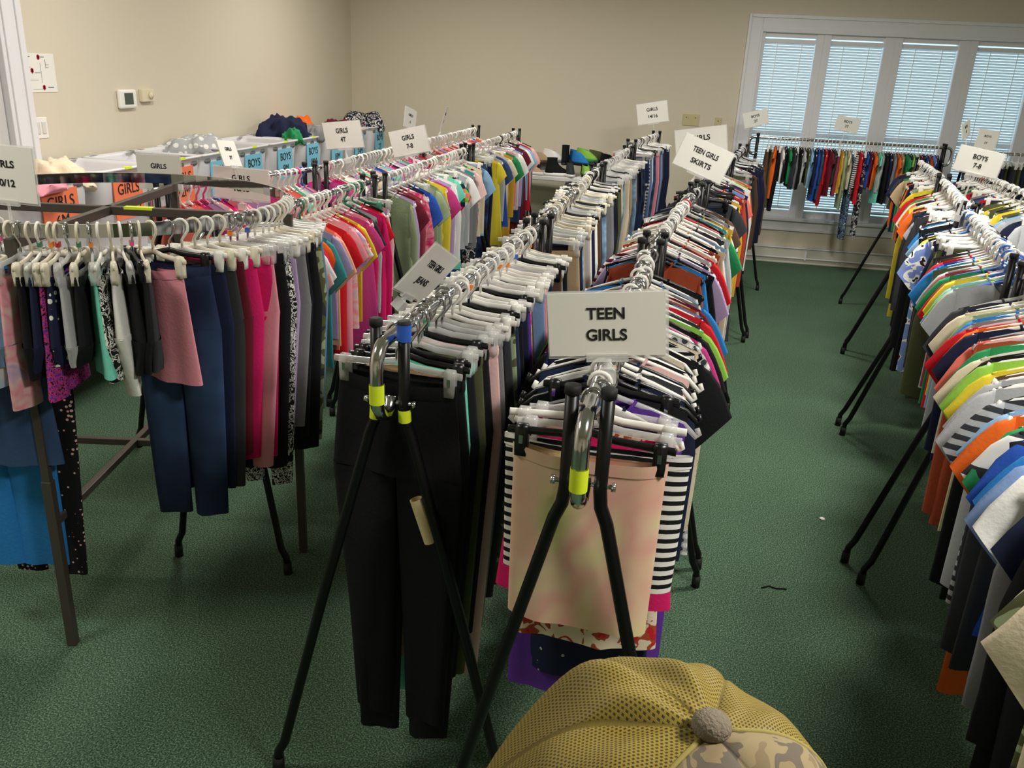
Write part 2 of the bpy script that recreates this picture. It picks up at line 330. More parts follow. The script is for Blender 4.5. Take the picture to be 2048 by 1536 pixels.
# ------------------------------------------------------------------ racks
POST = 1.37
def leg_path(x0, sx, spread, top, y):
    return [(x0, y, top), (x0, y, top - .20), (x0 + sx * .004, y, top - .235), (x0 + sx * .018, y, top - .27), (x0 + sx * (spread * .5), y, (top - .25) * .55), (x0 + sx * (spread - .02), y, .11), (x0 + sx * spread, y, .07), (x0 + sx * (spread + .004), y, .0)]
RACKS = {}
def rack(key, p0, p1, label, zr=1.335, spread=.28, tapes=False):
    """A-frame clothes rack; local y runs along the rail."""
    a = Vector((*p0, 0)); b = Vector((*p1, 0)); L = (b - a).length; rz = math.atan2(b.y - a.y, b.x - a.x) - pi / 2
    r = empty('clothes_rack', label, 'clothes rack', tuple(a), rz, 'black A-frame clothes racks')
    top = zr + .035
    hook = []
    for k in range(9):      # the rail's end turns down in a bow between the posts
        an = pi / 2 * k / 8; hook.append((0, -.03 - .05 * sin(an) , zr - .05 + .05 * cos(an)))
    lo = [(0, -.08, zr - .10), (0, -.075, zr - .14), (0, -.055, zr - .165), (0, -.03, zr - .175), (0, -.006, zr - .165), (0, .0, zr - .14)]
    end0 = [p for p in hook] + lo
    path = [(x, y, z) for x, y, z in reversed(end0)] + [(x, L - y, z) for x, y, z in end0]
    obj('rail', MB().tube(path, .0155, 12), CHROME, r)
    for y in (0, L):
        for sx in (-1, 1):
            lg = obj('leg', MB().tube(leg_path(sx * .033, sx, spread, top, y), .0135, 10), BLACKM, r)
            obj('rubber_foot', MB().tube([(sx * (.033 + spread + .003), y, .05), (sx * (.033 + spread + .004), y, 0)], .017, 10), RUBBER, lg)
            obj('end_cap', MB().tube([(sx * .033, y, top - .012), (sx * .033, y, top + .004), (sx * .033, y, top + .006)], [.0155, .0155, .011], 12), RUBBER, lg)
        obj('bolt', MB().tube([(-.058, y, zr - .155), (.058, y, zr - .155)], .005, 8).tube([(-.062, y, zr - .155), (-.054, y, zr - .155)], .009, 6).tube([(.054, y, zr - .155), (.062, y, zr - .155)], .009, 6), CHROME, r)
    if tapes:
        obj('tape', MB().tube([(0, -.081, zr - .085), (0, -.08, zr - .13)], .0168, 12, False), LIMET, r)
        if tapes == 2:
            for sx in (-1, 1): obj('tape', MB().tube([(sx * .034, 0, top - .205), (sx * .036, 0, top - .235)], .0148, 10, False), LIMET, r)
            obj('tape', MB().tube([(.033, 0, top - .002), (.033, 0, top - .04)], .0165, 10, False), plain('blue tape', (40, 92, 190), .6), r)
            obj('tape', MB().tube([(.064, 0, .94), (.102, 0, .83)], .0155, 10, False), plain('masking tape', (214, 198, 150), .8), r)
    M = Matrix.Translation(a) @ Matrix.Rotation(rz, 4, 'Z')
    RACKS[key] = (M, L, zr, rz); return r
rack('A1', (-.07, 1.44), (.02, 3.02), 'black rack with chrome rail holding the TEEN GIRLS sign at the front', tapes=1)
rack('A2', (.035, 3.18), (.25, 4.92), 'black rack with chrome rail under the TEEN GIRLS SKIRTS sign')
rack('A3', (.29, 5.08), (.52, 6.62), 'black rack behind the TEEN GIRLS SKIRTS sign')
rack('A4', (.56, 6.76), (.82, 8.5), 'black rack ending near the left edge of the window')
rack('B1', (-.54, 1.74), (-.43, 3.26), 'black rack with blue and yellow tape holding the TEEN GIRLS JEANS sign', tapes=2, spread=.305)
rack('B2', (-.42, 3.42), (-.36, 5.66), 'black jeans rack just behind the TEEN GIRLS JEANS rack')
rack('B3', (-.35, 5.82), (-.22, 7.4), 'black jeans rack beside the table of shoes, nearer side')
rack('B4', (-.2, 7.52), (.0, 9.0), 'black rack under the GIRLS 14/16 sign near the back wall', zr=1.38)
rack('R1', (.90, 1.15), (1.32, 3.12), 'black boys rack nearest the camera at the right edge')
rack('R2', (1.35, 3.28), (1.62, 4.75), 'black boys rack under the BOYS 7-8 sign', spread=.34)
rack('R3', (1.68, 4.88), (2.0, 6.42), 'black boys rack with yellow padded jacket hanging from it', spread=.4)
rack('R4', (2.04, 6.56), (2.3, 8.1), 'black boys rack farthest along the right aisle', spread=.4)
rack('R5', (2.25, 5.2), (2.56, 7.6), 'black boys rack behind the BOYS 7-8 sign')
rack('GA1', (-1.5, 2.72), (-1.44, 4.28), 'black girls rack right behind the round chrome rack', spread=.2)
rack('GA2', (-1.43, 4.42), (-1.42, 6.5), 'black girls rack under the GIRLS 7-8 sign')
rack('GA3', (-1.42, 6.64), (-1.4, 8.8), 'black girls rack nearest the table of shoes')
rack('GB1', (-2.16, 3.55), (-1.9, 4.62), 'black girls rack under the GIRLS 3T sign')
rack('GB2', (-1.89, 4.76), (-1.87, 6.7), 'black girls rack under the GIRLS 4T sign')
rack('GB3', (-1.87, 6.84), (-1.85, 8.95), 'black girls rack farthest along the bin table')
rack('W1', (1.05, 9.5), (2.9, 9.5), 'black rack of small boys clothes in front of the window', zr=1.39)
rack('W2', (3.1, 9.45), (4.5, 9.45), 'black rack of boys jeans at the right end of the window', zr=1.37)
# round chrome rack
RC = Vector((-1.9, 2.77, 0)); RR = .62; RZ = 1.41
rr = empty('round_rack', 'round chrome ring rack on brown steel legs at left', 'clothes rack', tuple(RC), radians(10))
s = MB()
prof = [(-.004, -.02), (.004, -.02), (.004, .02), (-.004, .02)]
s.rings([[((RR + p) * cos(2 * pi * k / 72), (RR + p) * sin(2 * pi * k / 72), RZ + q) for p, q in prof] for k in range(73)])
obj('ring_rail', s, plain('polished chrome', (205, 206, 208), .06, 1), rr, False)
for k in range(2):
    a = k * pi / 2
    M_ = Matrix.Rotation(a, 4, 'Z')
    obj('cross_bar', MB().box(-RR - .012, RR + .012, -.0125, .0125, RZ - .052 - k * .001, RZ - .022, M_), BRONZE, rr, False, .002)
    obj('lower_bar', MB().box(-RR, RR, -.0125, .0125, .455 + k * .001, .48 + k * .001, M_), BRONZE, rr, False, .002)
for k in range(4):
    a = k * pi / 2; M_ = Matrix.Rotation(a, 4, 'Z')
    obj('leg', MB().box(RR + .006, RR + .036, -.015, .015, 0, .62, M_).box(RR + .009, RR + .033, -.012, .012, .6, RZ - .02, M_), BRONZE, rr, False, .002)
obj('tape', MB().box(.06, .16, -.0135, .0135, RZ - .03, RZ - .0205), LIMET, rr, False)

# ------------------------------------------------------------------ hangers and garments: templates
TPL = {}
def hk(n=9, r=.022, w=0):
    P = [(-r * 1.0, 0, -.012)]
    for k in range(n): an = pi - pi * 1.0 * k / (n - 1); P.append((r * cos(an), 0, r * sin(an) - .004))
    P += [(r * .95, 0, -.016), (r * .45, 0, -.032), (0, 0, -.045), (0, 0, -.072)]
    return P
def hanger_parts(kind, s):
    key = ('h', kind, s)
    if key in TPL: return TPL[key]
    out = []
    if kind == 'shirt':
        w = .188 * s
        b = MB().tube([(-w, 0, -.135), (-w * 1.03, 0, -.148), (-w * 1.0, 0, -.155), (-w * .93, 0, -.142), (-w * .86, 0, -.128), (-w * .5, 0, -.102), (-w * .12, 0, -.078), (0, 0, -.068), (w * .12, 0, -.078), (w * .5, 0, -.102), (w * .86, 0, -.128), (w * .93, 0, -.142), (w, 0, -.155), (w * 1.03, 0, -.148), (w, 0, -.135)], .0066, 6, True, .6)
        b.tube([(-w * .84, 0, -.13), (-w * .8, 0, -.14), (w * .8, 0, -.14), (w * .84, 0, -.13)], .004, 6, True, .6)
        b.tube([(0, 0, -.065), (0, 0, -.085)], .01, 6, True, .5)
        out = [('shoulder_bar', b), ('hook', MB().tube(hk(), .0048, 6))]
    else:
        w = .16 * s
        b = MB().tube([(-w * 1.02, 0, -.088), (-w, 0, -.088), (-w * .3, 0, -.082), (0, 0, -.072), (w * .3, 0, -.082), (w, 0, -.088), (w * 1.02, 0, -.088)], .0085, 8, True, .5)
        out = [('bar', b), ('hook', MB().tube(hk(), .0022 if kind == 'wire' else .0042, 6))]
        for sx in (-1, 1):
            x = sx * w * .84
            c = MB().rings([[(x - e, -t, z), (x + e, -t, z), (x + e, t, z), (x - e, t, z)] for z, e, t in ((-.074, .011, .006), (-.082, .013, .0085), (-.1, .0125, .0105), (-.125, .0125, .009), (-.139, .0115, .010))], True, True, True)
            out.append(('clip', c))
    out = [(n, mb.mesh(n, WHITEP)) for n, mb in out]
    TPL[key] = out; return out
def merged(parts, name, mats_same=True):
    v = []; f = []; me = bpy.data.meshes.new(name)
    for n, m in parts:
        o = len(v); v += [tuple(x.co) for x in m.vertices]; f += [tuple(o + i for i in p.vertices) for p in m.polygons]
    me.from_pydata(v, [], f); me.materials.append(parts[0][1].materials[0]); me.polygons.foreach_set('use_smooth', [True] * len(f)); return me

def gring(cx, w, t, z_of, n, fold, ph, cz=0, flat=.75):
    r = []
    for k in range(n):
        a = 2 * pi * k / n; cx_ = cos(a); x = math.copysign(abs(cx_) ** flat, cx_) * w / 2
        y = t * sin(a) + fold * sin(x * 34 + ph) + fold * .5 * sin(x * 71 + ph * 2.3)
        r.append((cx + x, y, z_of(x)))
    return r
def shirt_mesh(s, sleeve, L, seed, flare=0.):
    rnd = random.Random(seed); w = .40 * s * (1 + rnd.uniform(-.05, .05)); ph = rnd.uniform(0, 6); T = .017
    z0 = -.063; nk = .07 * s; body = MB(); rs = []; N = 28; rows = 13
    for i in range(rows):
        v = i / (rows - 1); vv = v ** 1.1
        ww = w * (1 - .10 * sin(min(v * 3.2, 1) * pi) * .5 + flare * v)
        ring = []
        for k in range(N):
            a = 2 * pi * k / N; c = cos(a); x = math.copysign(abs(c) ** .75, c) * ww / 2
            front = sin(a) < 0
            zt = z0 - .37 * abs(x)
            if abs(x) < nk: zt = z0 - .37 * nk - (.06 * s if front else .012) * (1 - (abs(x) / nk) ** 2)
            tt = T * (.6 + .4 * min(1, v * 4)) + .012 * sin(min(1, v * 1.2) * pi)
            y = tt * sin(a) + min(1, v * 2) * .010 * (sin(x * 32 + ph + v * 1.5) + .5 * sin(x * 67 + ph * 2 - v * 2))
            ring.append((x, y, zt * (1 - vv) + (-L - .012 * sin(x * 9 + ph)) * vv))
        rs.append(ring)
    body.rings(rs)
    parts = [('body', body)]
    if sleeve:
        for sx in (-1, 1):
            m = MB(); rs = []; n2 = 5 if sleeve == 1 else 9; zs = z0 - .37 * w / 2; xo = w / 2
            dro = rnd.uniform(-.02, .02); yb = rnd.uniform(-.02, .02)
            for i in range(n2):
                q = i / (n2 - 1)
                if sleeve == 1:
                    tp = Vector((xo * .93 + .105 * s * q ** .8, 0, zs + .0 - (.155 + dro) * s * q ** 1.4 + .006))
                    bt = Vector((xo * .88 + .0 * q, 0, zs - .2 * s - .075 * s * q))
                else:
                    tp = Vector((xo * .93 + .05 * s * min(1, q * 3) - .01 * q, 0, zs - .53 * s * q + .006 - .02 * min(1, q * 3)))
                    bt = Vector((xo * .86 - .03 * s * min(1, q * 3), 0, zs - .19 * s - .36 * s * q))
                cc = (tp + bt) / 2; hv = (tp - bt) / 2; tt = .016 * (1 - .3 * q)
                rs.append([(sx * (cc.x + hv.x * cos(a)), yb * q + tt * sin(a) + .004 * sin(q * 14 + ph + cos(a) * 2), cc.z + hv.z * cos(a)) for a in [2 * pi * k / 14 for k in range(14)]])
            m.rings(rs, True, True, False); parts.append(('sleeve', m))
    col = MB(); P = []
    for k in range(21):
        a = 2 * pi * k / 20; x = nk * 1.0 * cos(a); front = sin(a) < 0
        zt = z0 - .37 * nk - (.06 * s if front else .012) * (1 - (abs(x) / nk) ** 2)
        P.append((x, sin(a) * .009, zt + .003))
    col.tube(P, .0042, 5, False); parts.append(('collar', col))
    return parts
def pants_mesh(s, L, seed, wide=0.):
    rnd = random.Random(seed); w = .29 * s * (1 + rnd.uniform(-.05, .06)); ph = rnd.uniform(0, 6); z0 = -.118; cr = .24 * s; N = 24
    m = MB(); rs = []
    for i in range(6):
        q = i / 5; ww = w * (1 + .16 * q); t = .014 + .012 * q
        rs.append([(x, y, z) for x, y, z in gring(0, ww, t, lambda x: z0 - cr * q - .012 * (1 - (2 * x / w) ** 2) * (1 - q), N, .006 * (1 if q else .5), ph)])
    m.rings(rs)
    for sx in (-1, 1):
        rs = []; n = 8; w2 = w * .58; off = rnd.uniform(-.012, .012)
        for i in range(n):
            q = i / (n - 1); ww = w2 * (1 - (.32 - wide) * q); zz = z0 - cr + .004 - (L - cr + z0 + .004) * q
            cx = sx * (w * .29 - .012 * q) ; t = .0262 - .008 * q
            rs.append([(x, y + off * q, z) for x, y, z in gring(cx, ww, t, lambda x: zz + .004 * sin(x * 40), 16, .006, ph + 34 * cx + q * 2)])
        m.rings(rs)
    wb = MB(); ww = w * 1.015
    wb.rings([gring(0, ww + .004 * (j in (1, 2)), .016 + .002 * (j in (1, 2)), lambda x: z0 + .006 - .034 * j / 3 - .012 * (1 - min(1, (2 * x / w) ** 2)), N, .004, ph) for j in range(4)])
    return [('body', m), ('waistband', wb)]
def skirt_mesh(s, L, seed, flare=.25, top=None):
    rnd = random.Random(seed); w = (top or .28) * s; ph = rnd.uniform(0, 6); z0 = -.118; N = 40; m = MB(); rs = []
    for i in range(9):
        q = i / 8; rs.append(gring(0, w * (1 + flare * q), .012 + .016 * q, lambda x: z0 - (L + z0) * q - .014 * (1 - min(1, (2 * x / w) ** 2)) * (1 - q), N, .003 + .012 * q * (flare + .15), ph))
    m.rings(rs)
    wb = MB().rings([gring(0, w * 1.012, .0145, lambda x: z0 + .004 - .026 * j / 2 - .014 * (1 - min(1, (2 * x / w) ** 2)), N, .003, ph) for j in range(3)])
    return [('body', m), ('waistband', wb)]
KIND = {  # kind: (object name, spoken, hanger family, builder(size, seed))
 'tee': ('t_shirt', 't-shirt', 'shirt', lambda s, q, L: shirt_mesh(s, 1, L or .60 * s + .08, q)),
 'long': ('long_sleeve_top', 'long-sleeved top', 'shirt', lambda s, q, L: shirt_mesh(s, 2, L or .62 * s + .08, q)),
 'jacket': ('jacket', 'jacket', 'shirt', lambda s, q, L: shirt_mesh(s * 1.06, 2, L or .64 * s + .1, q)),
 'tank': ('tank_top', 'sleeveless top', 'shirt', lambda s, q, L: shirt_mesh(s * .86, 0, L or .58 * s + .06, q)),
 'dress': ('dress', 'dress', 'shirt', lambda s, q, L: shirt_mesh(s * .9, 1, L or .88 * s, q, .35)),
 'pants': ('pair_of_pants', 'pants', 'clip', lambda s, q, L: pants_mesh(s, L or 1.02 * s, q)),
 'jeans': ('pair_of_jeans', 'jeans', 'clip', lambda s, q, L: pants_mesh(s, L or 1.02 * s, q, .1)),
 'leggings': ('pair_of_leggings', 'leggings', 'clip', lambda s, q, L: pants_mesh(s * .92, L or 1.0 * s, q, -.12)),
 'shorts': ('pair_of_shorts', 'shorts', 'clip', lambda s, q, L: pants_mesh(s, L or .44 * s + .05, q, .3)),
 'skirt': ('skirt', 'skirt', 'clip', lambda s, q, L: skirt_mesh(s, L or .46 * s + .06, q)),
 'widetube': ('tube_top', 'tube top', 'clip', lambda s, q, L: skirt_mesh(s, L or .46, q, -.04, .37)),
 'tube': ('tube_top', 'tube top', 'clip', lambda s, q, L: skirt_mesh(s, L or .46, q, -.03, .30)),
}
def garment_parts(kind, s, var, L=None):
    key = ('g', kind, s, var, L)
    if key not in TPL:
        TPL[key] = [(n, mb.mesh(n, WHITEP)) for n, mb in KIND[kind][3](s, var * 7 + len(kind), L)]
    return TPL[key]
HM = {'white': WHITEP, 'black': BLACKP, 'clear': CLEAR, 'cream': plain('ivory plastic', (226, 218, 196), .4), 'pink': plain('pink plastic', (230, 90, 140), .4), 'blue': plain('blue plastic', (70, 110, 190), .4), 'green': plain('green plastic', (60, 130, 100), .4), 'red': plain('red plastic', (200, 40, 50), .4), 'wire': CHROME}
RNAME = dict(A1='front teen girls rack', A2='second teen girls rack', A3='teen skirts rack', A4='farthest teen girls rack', B1='front jeans rack', B2='second jeans rack', B3='third jeans rack', B4='girls 14/16 rack',
    R1='nearest boys rack', R2='boys 7-8 rack', R3='third boys rack', R4='farthest boys rack', R5='boys 5T rack', GA1='first girls rack', GA2='girls 7-8 rack', GA3='far girls rack', GB1='girls 3T rack', GB2='girls 4T rack', GB3='back girls rack', W1='window rack', W2='right window rack', RD='round rack')
USED = {}; FARH = []; NH = [0]
camp = Vector((0, 0, 1.9))
def put(kind, c, M, s, rk, prev, nxt, hcol, hfam, var, detail, L=None, extra=None):
    nm, spoken, fam, _ = KIND[kind]
    if prev is None: lab = '%s %s at the near end of the %s' % (cname(c), spoken, RNAME[rk])
    elif nxt is None: lab = '%s %s at the far end of the %s' % (cname(c), spoken, RNAME[rk])
    else: lab = '%s %s between %s and %s, %s' % (cname(c), spoken, cname(prev), cname(nxt), RNAME[rk])
    USED.setdefault(lab, 0); USED[lab] += 1
    gp = garment_parts(kind, s, var, L); mt = cmat(c)
    if detail:
        o = link(nm, gp[0][1], None, mt)
        for pn, me in gp[1:]:
            pm = mt
            if extra and pn in extra: pm = cmat(extra[pn])
            link(pn, me, o, pm)
    else:
        key = ('gm', kind, s, var, L)
        if key not in TPL: TPL[key] = merged(gp, nm)
        o = link(nm, TPL[key], None, mt)
    tag(o, lab, {'t-shirt': 't-shirt', 'long-sleeved top': 'shirt', 'sleeveless top': 'shirt', 'tube top': 'shirt'}.get(spoken, spoken), 'clothes on the ' + RNAME[rk])
    o.matrix_world = M
    JOBS.append(((M.translation - camp).length, len(JOBS), hfam, s, hcol, var, detail, M.copy(), kind, c, prev, nxt, rk)); return o
JOBS = []; HLAB = {}
def hang_all():
    for i, (dist, _, hfam, s, hcol, var, detail, M, kind, c, prev, nxt, rk) in enumerate(sorted(JOBS)):
        hp = hanger_parts(hfam, s)
        if i >= 298: FARH.append((hp, M, {'clear': 1, 'black': 2, 'wire': 2, 'cream': 0}.get(hcol, 0))); continue
        hc = 'black' if hcol == 'wire' else hcol
        if dist < 4.6:
            h = link('hanger', hp[0][1], None, HM[hc])
            for pn, me in hp[1:]:
                link(pn, me, h, CHROME if (pn == 'hook' and hc in ('clear', 'black')) else (HM['clear'] if pn == 'clip' and hc == 'white' and var % 2 else HM[hc]))
        else:
            key = ('hm', hfam, s)
            if key not in TPL: TPL[key] = merged(hp, 'hanger')
            h = link('hanger', TPL[key], None, HM[hc])
        if dist < 3.6:
            rt = random.Random(i)
            if rt.random() < .3 and hfam != 'wire': obj('size_tab', MB().box(-.008, .008, -.0055, .0055, -.052, -.036), HM[rt.choice(['red', 'pink', 'green', 'blue'])] if rt.random() < .5 else plain('orange plastic', (240, 140, 50), .5), h, False)
            if hfam != 'shirt' and dist < 2.7:
                for ch in [q for q in h.children if q.name.startswith('clip')]:
                    bx_ = sum(v_.co.x for v_ in ch.data.vertices) / len(ch.data.vertices)
                    obj('clip_spring', MB().box(bx_ - .004, bx_ + .004, -.0115, -.0095, -.112, -.094), CHROME, ch, False)
        sp = KIND[kind][1].replace('long-sleeved ', '').replace('sleeveless ', '')
        side = ('next to %s' % cname(nxt) if nxt else 'at far end')
        l2 = '%s hanger of %s %s %s%s, %s' % (hc, cname(c), sp, 'at near end' if prev is None else 'after ' + cname(prev), '' if nxt is None else ' before ' + cname(nxt), RNAME[rk])
        if len(l2.split()) > 16: l2 = '%s hanger of %s %s before %s, %s' % (hc, cname(c), sp, cname(nxt), RNAME[rk])
        HLAB[l2] = HLAB.get(l2, 0) + 1
        tag(h, l2, 'hanger', 'hangers on the ' + RNAME[rk]); h.matrix_world = M
def fill(rk, items, s, y0=.06, y1=None, seed=1, detail=True, hc=('white',), wirep=0., tilt=6, yaw=7):
    """hang items (kind, colour[, length[, hanger colour]]) evenly along a rack, near end first"""
    M, L, zr, rz = RACKS[rk]; rnd = random.Random(seed); y1 = y1 or L - .06; n = len(items)
    for i, it in enumerate(items):
        kind, c = it[0], it[1]; Lg = it[2] if len(it) > 2 else None; h = it[3] if len(it) > 3 else rnd.choice(hc)
        y = y0 + (y1 - y0) * i / max(1, n - 1) + rnd.uniform(-.006, .006)
        s_ = s * rnd.choice((.94, 1, 1, 1.06) if KIND[kind][2] == 'shirt' or rk == 'B1' else (.84, .94, 1.02, 1.1)) if it[0] not in ('tube', 'widetube') else s
        if len(it) > 5: s_ = s * it[5]
        m = M @ Matrix.Translation((rnd.uniform(-.012, .012), y, zr)) @ Matrix.Rotation(radians(rnd.uniform(-yaw, yaw)), 4, 'Z') @ Matrix.Rotation(radians(rnd.uniform(-tilt, tilt) * .35), 4, 'X')
        fam = KIND[kind][2]
        if h == 'wire': fam = 'wire'; kh = 'black'
        put(kind, c, m, round(s_, 3), rk, items[i - 1][1] if i else None, items[i + 1][1] if i < n - 1 else None, h, fam, rnd.randrange(4), detail, Lg, it[4] if len(it) > 4 else None)
def auto(rnd, n, kinds, cols, seen=None):
    """a run of different-looking garments: no colour pair repeats its neighbours"""
    out = []; seen = set()
    for i in range(n):
        for _ in range(60):
            k = rnd.choice(kinds); c = rnd.choice(cols)
            if out and out[-1][1] == c: continue
            if len(out) > 1 and (out[-2][1], out[-1][1], c) in seen: continue
            break
        if len(out) > 1: seen.add((out[-2][1], out[-1][1], c))
        out.append((k, c))
    return out
T, G, J, K = 'tee', 'long', 'jacket', 'tank'
#GARMENTS
A1 = [('tube', 'softdye', .50, 'black'), ('widetube', 'bwstripe', .42, 'clear'), ('skirt', 'fuchsia', .50, 'white'), ('skirt', 'redfloral', .64, 'clear'), (K, 'galaxy', .80, 'white'), (K, 'purple', .86, 'clear'),
 ('shorts', 'charcoal', .62, 'black'), (K, 'black', .6, 'black'), (K, 'navy', .62, 'black'), (K, 'white', .5, 'white'), (K, 'charcoal', .6, 'white'), (K, 'indigo', .66, 'black'), (K, 'blush', .5, 'white'), (K, 'black', .64, 'white'), (G, 'navy', .8, 'black'),
 (K, 'cream', .6, 'white'), (T, 'black', None, 'white'), (G, 'bwstripe', None, 'clear'), (G, 'crochet', None, 'black'), ('dress', 'plaidgrey', .8, 'black'), (G, 'olive', .74, 'white', None, 1.1), (T, 'magenta', None, 'clear'), (T, 'black', None, 'black'), (T, 'lime', None, 'white'), (G, 'charcoal', None, 'black'), (T, 'mint', None, 'white'),
 (T, 'red', None, 'white'), (G, 'chambray', None, 'black'), (G, 'rust', None, 'clear'), (T, 'maroon', None, 'white'), (G, 'grey', None, 'white'), (T, 'azure', None, 'black'), (G, 'silver', None, 'white'), (G, 'black', None, 'black')]
fill('A1', A1, 1.0, .055, 1.5, 3)
A2 = [(G, 'rust', None, 'black'), (G, 'azure', None, 'black'), (J, 'black', None, 'black'), (T, 'lilac', None, 'white'), (G, 'navy', None, 'white'), (T, 'redstripe', None, 'white'), (G, 'silver', None, 'white'), (T, 'red', None, 'black'), (G, 'cream', None, 'white'), (G, 'redstripe', None, 'white'), (J, 'rust', None, 'white'), (G, 'black', None, 'black'),
 (J, 'cream', .8, 'white', None, 1.1), (G, 'tan', None, 'white'), (J, 'fleece', 1.02, 'white', None, 1.16), (G, 'blush', None, 'white'), (J, 'charcoal', None, 'white'), (G, 'cream', None, 'white'), (J, 'silver', .8, 'white', None, 1.1), (T, 'green', None, 'red'), (J, 'black', None, 'black'), (G, 'maroon', None, 'black'), (G, 'teal', None, 'clear'), (J, 'mustard', None, 'black'), (T, 'white', None, 'clear'), (G, 'grey', None, 'black'), (J, 'widestripe', 1.0, 'black', None, 1.1), (G, 'black', None, 'black'), (T, 'brown', None, 'clear'), (G, 'navy', None, 'black')]
fill('A2', A2, 1.0, .06, None, 4)
A3 = [('skirt', 'black', None, 'wire'), ('skirt', 'denimwash', None, 'wire'), ('dress', 'charcoal', .95, 'black'), (G, 'widestripe', .9, 'black'), ('skirt', 'teal', None, 'wire'), (J, 'mustard', None, 'black'), ('skirt', 'plaidred', None, 'wire'), (G, 'white', None, 'white'), (J, 'maroon', None, 'black'), (G, 'red', None, 'clear'), (J, 'rust', None, 'black'), ('skirt', 'navy', None, 'wire'), (G, 'periwinkle', None, 'clear'), (J, 'navy', None, 'black'), (T, 'coral', None, 'white'), (G, 'blue', None, 'black'), (G, 'charcoal', None, 'clear'), (G, 'indigo', None, 'white'), (J, 'white', None, 'white'), (J, 'lime', None, 'white'), (J, 'black', None, 'clear'), (G, 'orange', None, 'clear')]
fill('A3', A3, 1.0, .06, None, 5)
rnd = random.Random(77)
A4 = auto(rnd, 22, [J, G, 'pants', 'pants'], ['black', 'navy', 'charcoal', 'olive', 'brown', 'grey', 'lime', 'red', 'silver', 'darkdenim', 'indigo'])
fill('A4', A4, 1.0, .06, None, 6, False, ('clear', 'black', 'clear'), yaw=12)
B1 = [('pants', 'black', 1.1, 'clear', {'waistband': 'black'}), ('pants', 'black', 1.16, 'wire'), ('leggings', 'tan', .98, 'wire'), ('leggings', 'mint', 1.13, 'clear'), ('leggings', 'black', 1.08, 'clear', {'waistband': 'mint'}), ('pants', 'olive', 1.1, 'black'), ('pants', 'black', 1.0, 'clear'), ('pants', 'blush', 1.16, 'clear'), ('leggings', 'charcoal', 1.0, 'clear'), ('pants', 'grey', 1.05, 'white'), ('leggings', 'black', None, 'white'),
 ('pants', 'charcoal', None, 'white'), ('pants', 'camo', 1.0, 'black'), ('leggings', 'indigo', None, 'white'), ('pants', 'grey', .9, 'white'), ('leggings', 'black', None, 'white'), ('pants', 'navy', None, 'black'), ('leggings', 'purple', None, 'white'), ('pants', 'multidye', .95, 'clear'), ('leggings', 'charcoal', None, 'white'), ('pants', 'chambray', .9, 'white'), ('leggings', 'olive', None, 'white'), ('pants', 'pink', .9, 'white'), ('leggings', 'black', None, 'white'), ('pants', 'navy', None, 'clear'), ('leggings', 'rust', None, 'white'), ('jeans', 'darkdenim', None, 'white'), ('pants', 'brown', None, 'black'), ('leggings', 'grey', None, 'white'), ('jeans', 'lightdenim', None, 'white'), ('pants', 'black', None, 'white'), ('jeans', 'darkdenim', None, 'cream')]
fill('B1', B1, 1.0, .05, None, 7, yaw=6, tilt=3)
B2 = auto(random.Random(8), 31, ['jeans'], ['darkdenim', 'lightdenim', 'black', 'tan', 'denimwash', 'faded', 'charcoal', 'white', 'grey', 'indigo', 'brown', 'navy', 'denim'])
B2[0] = ('jeans', 'tan'); B2[3] = ('jeans', 'lightdenim'); B2[5] = ('jeans', 'navy')
fill('B2', B2, 1.0, .06, None, 8, True, ('white', 'clear', 'black', 'clear', 'cream'), yaw=13, tilt=12)
B3 = auto(random.Random(9), 22, ['jeans', 'pants'], ['darkdenim', 'lightdenim', 'black', 'tan', 'charcoal', 'olive', 'grey', 'indigo', 'cream'])
fill('B3', B3, 1.0, .06, None, 9, False, ('clear', 'black', 'white', 'clear'), yaw=15, tilt=14)
B4 = auto(random.Random(10), 20, ['pants', 'jeans'], ['navy', 'black', 'pink', 'plaidgrey', 'charcoal', 'darkdenim', 'grey', 'chambray', 'white', 'indigo'])
fill('B4', B4, 1.0, .06, None, 10, False, ('clear', 'white', 'black', 'clear'), yaw=15, tilt=14)
R1 = [(T, 'cream', .95), (T, 'camo', .62), (T, 'cream', .7), ('pants', 'charcoal', 1.0, 'black'), ('pants', 'black', 1.15), ('pants', 'snake', 1.15, 'black'), (J, 'black', .9), (T, 'galaxy'), (G, 'grey'), (T, 'white'), (T, 'chambray'), (T, 'azure'), (J, 'charcoal'), (T, 'blue'), (T, 'polostripe'), (T, 'green'), (T, 'orange', .9, 'white', None, 1.06), (T, 'sky'), (T, 'greystripe'), (G, 'charcoal'), (T, 'silver'), (J, 'black'), (T, 'silver', .7), (G, 'brown'), (T, 'yellow'), (T, 'lime'), (T, 'black'), (T, 'cream'), (T, 'green'), (G, 'rust'), (T, 'coral'), (G, 'charcoal'), (T, 'navy'), (T, 'orange'), (T, 'red'), (T, 'grey'), (T, 'azure', .75), (T, 'sage'), (T, 'cream'), (G, 'navy'), (T, 'charcoal')]
fill('R1', R1, .98, .08, None, 11, hc=('white', 'white', 'white', 'clear'))
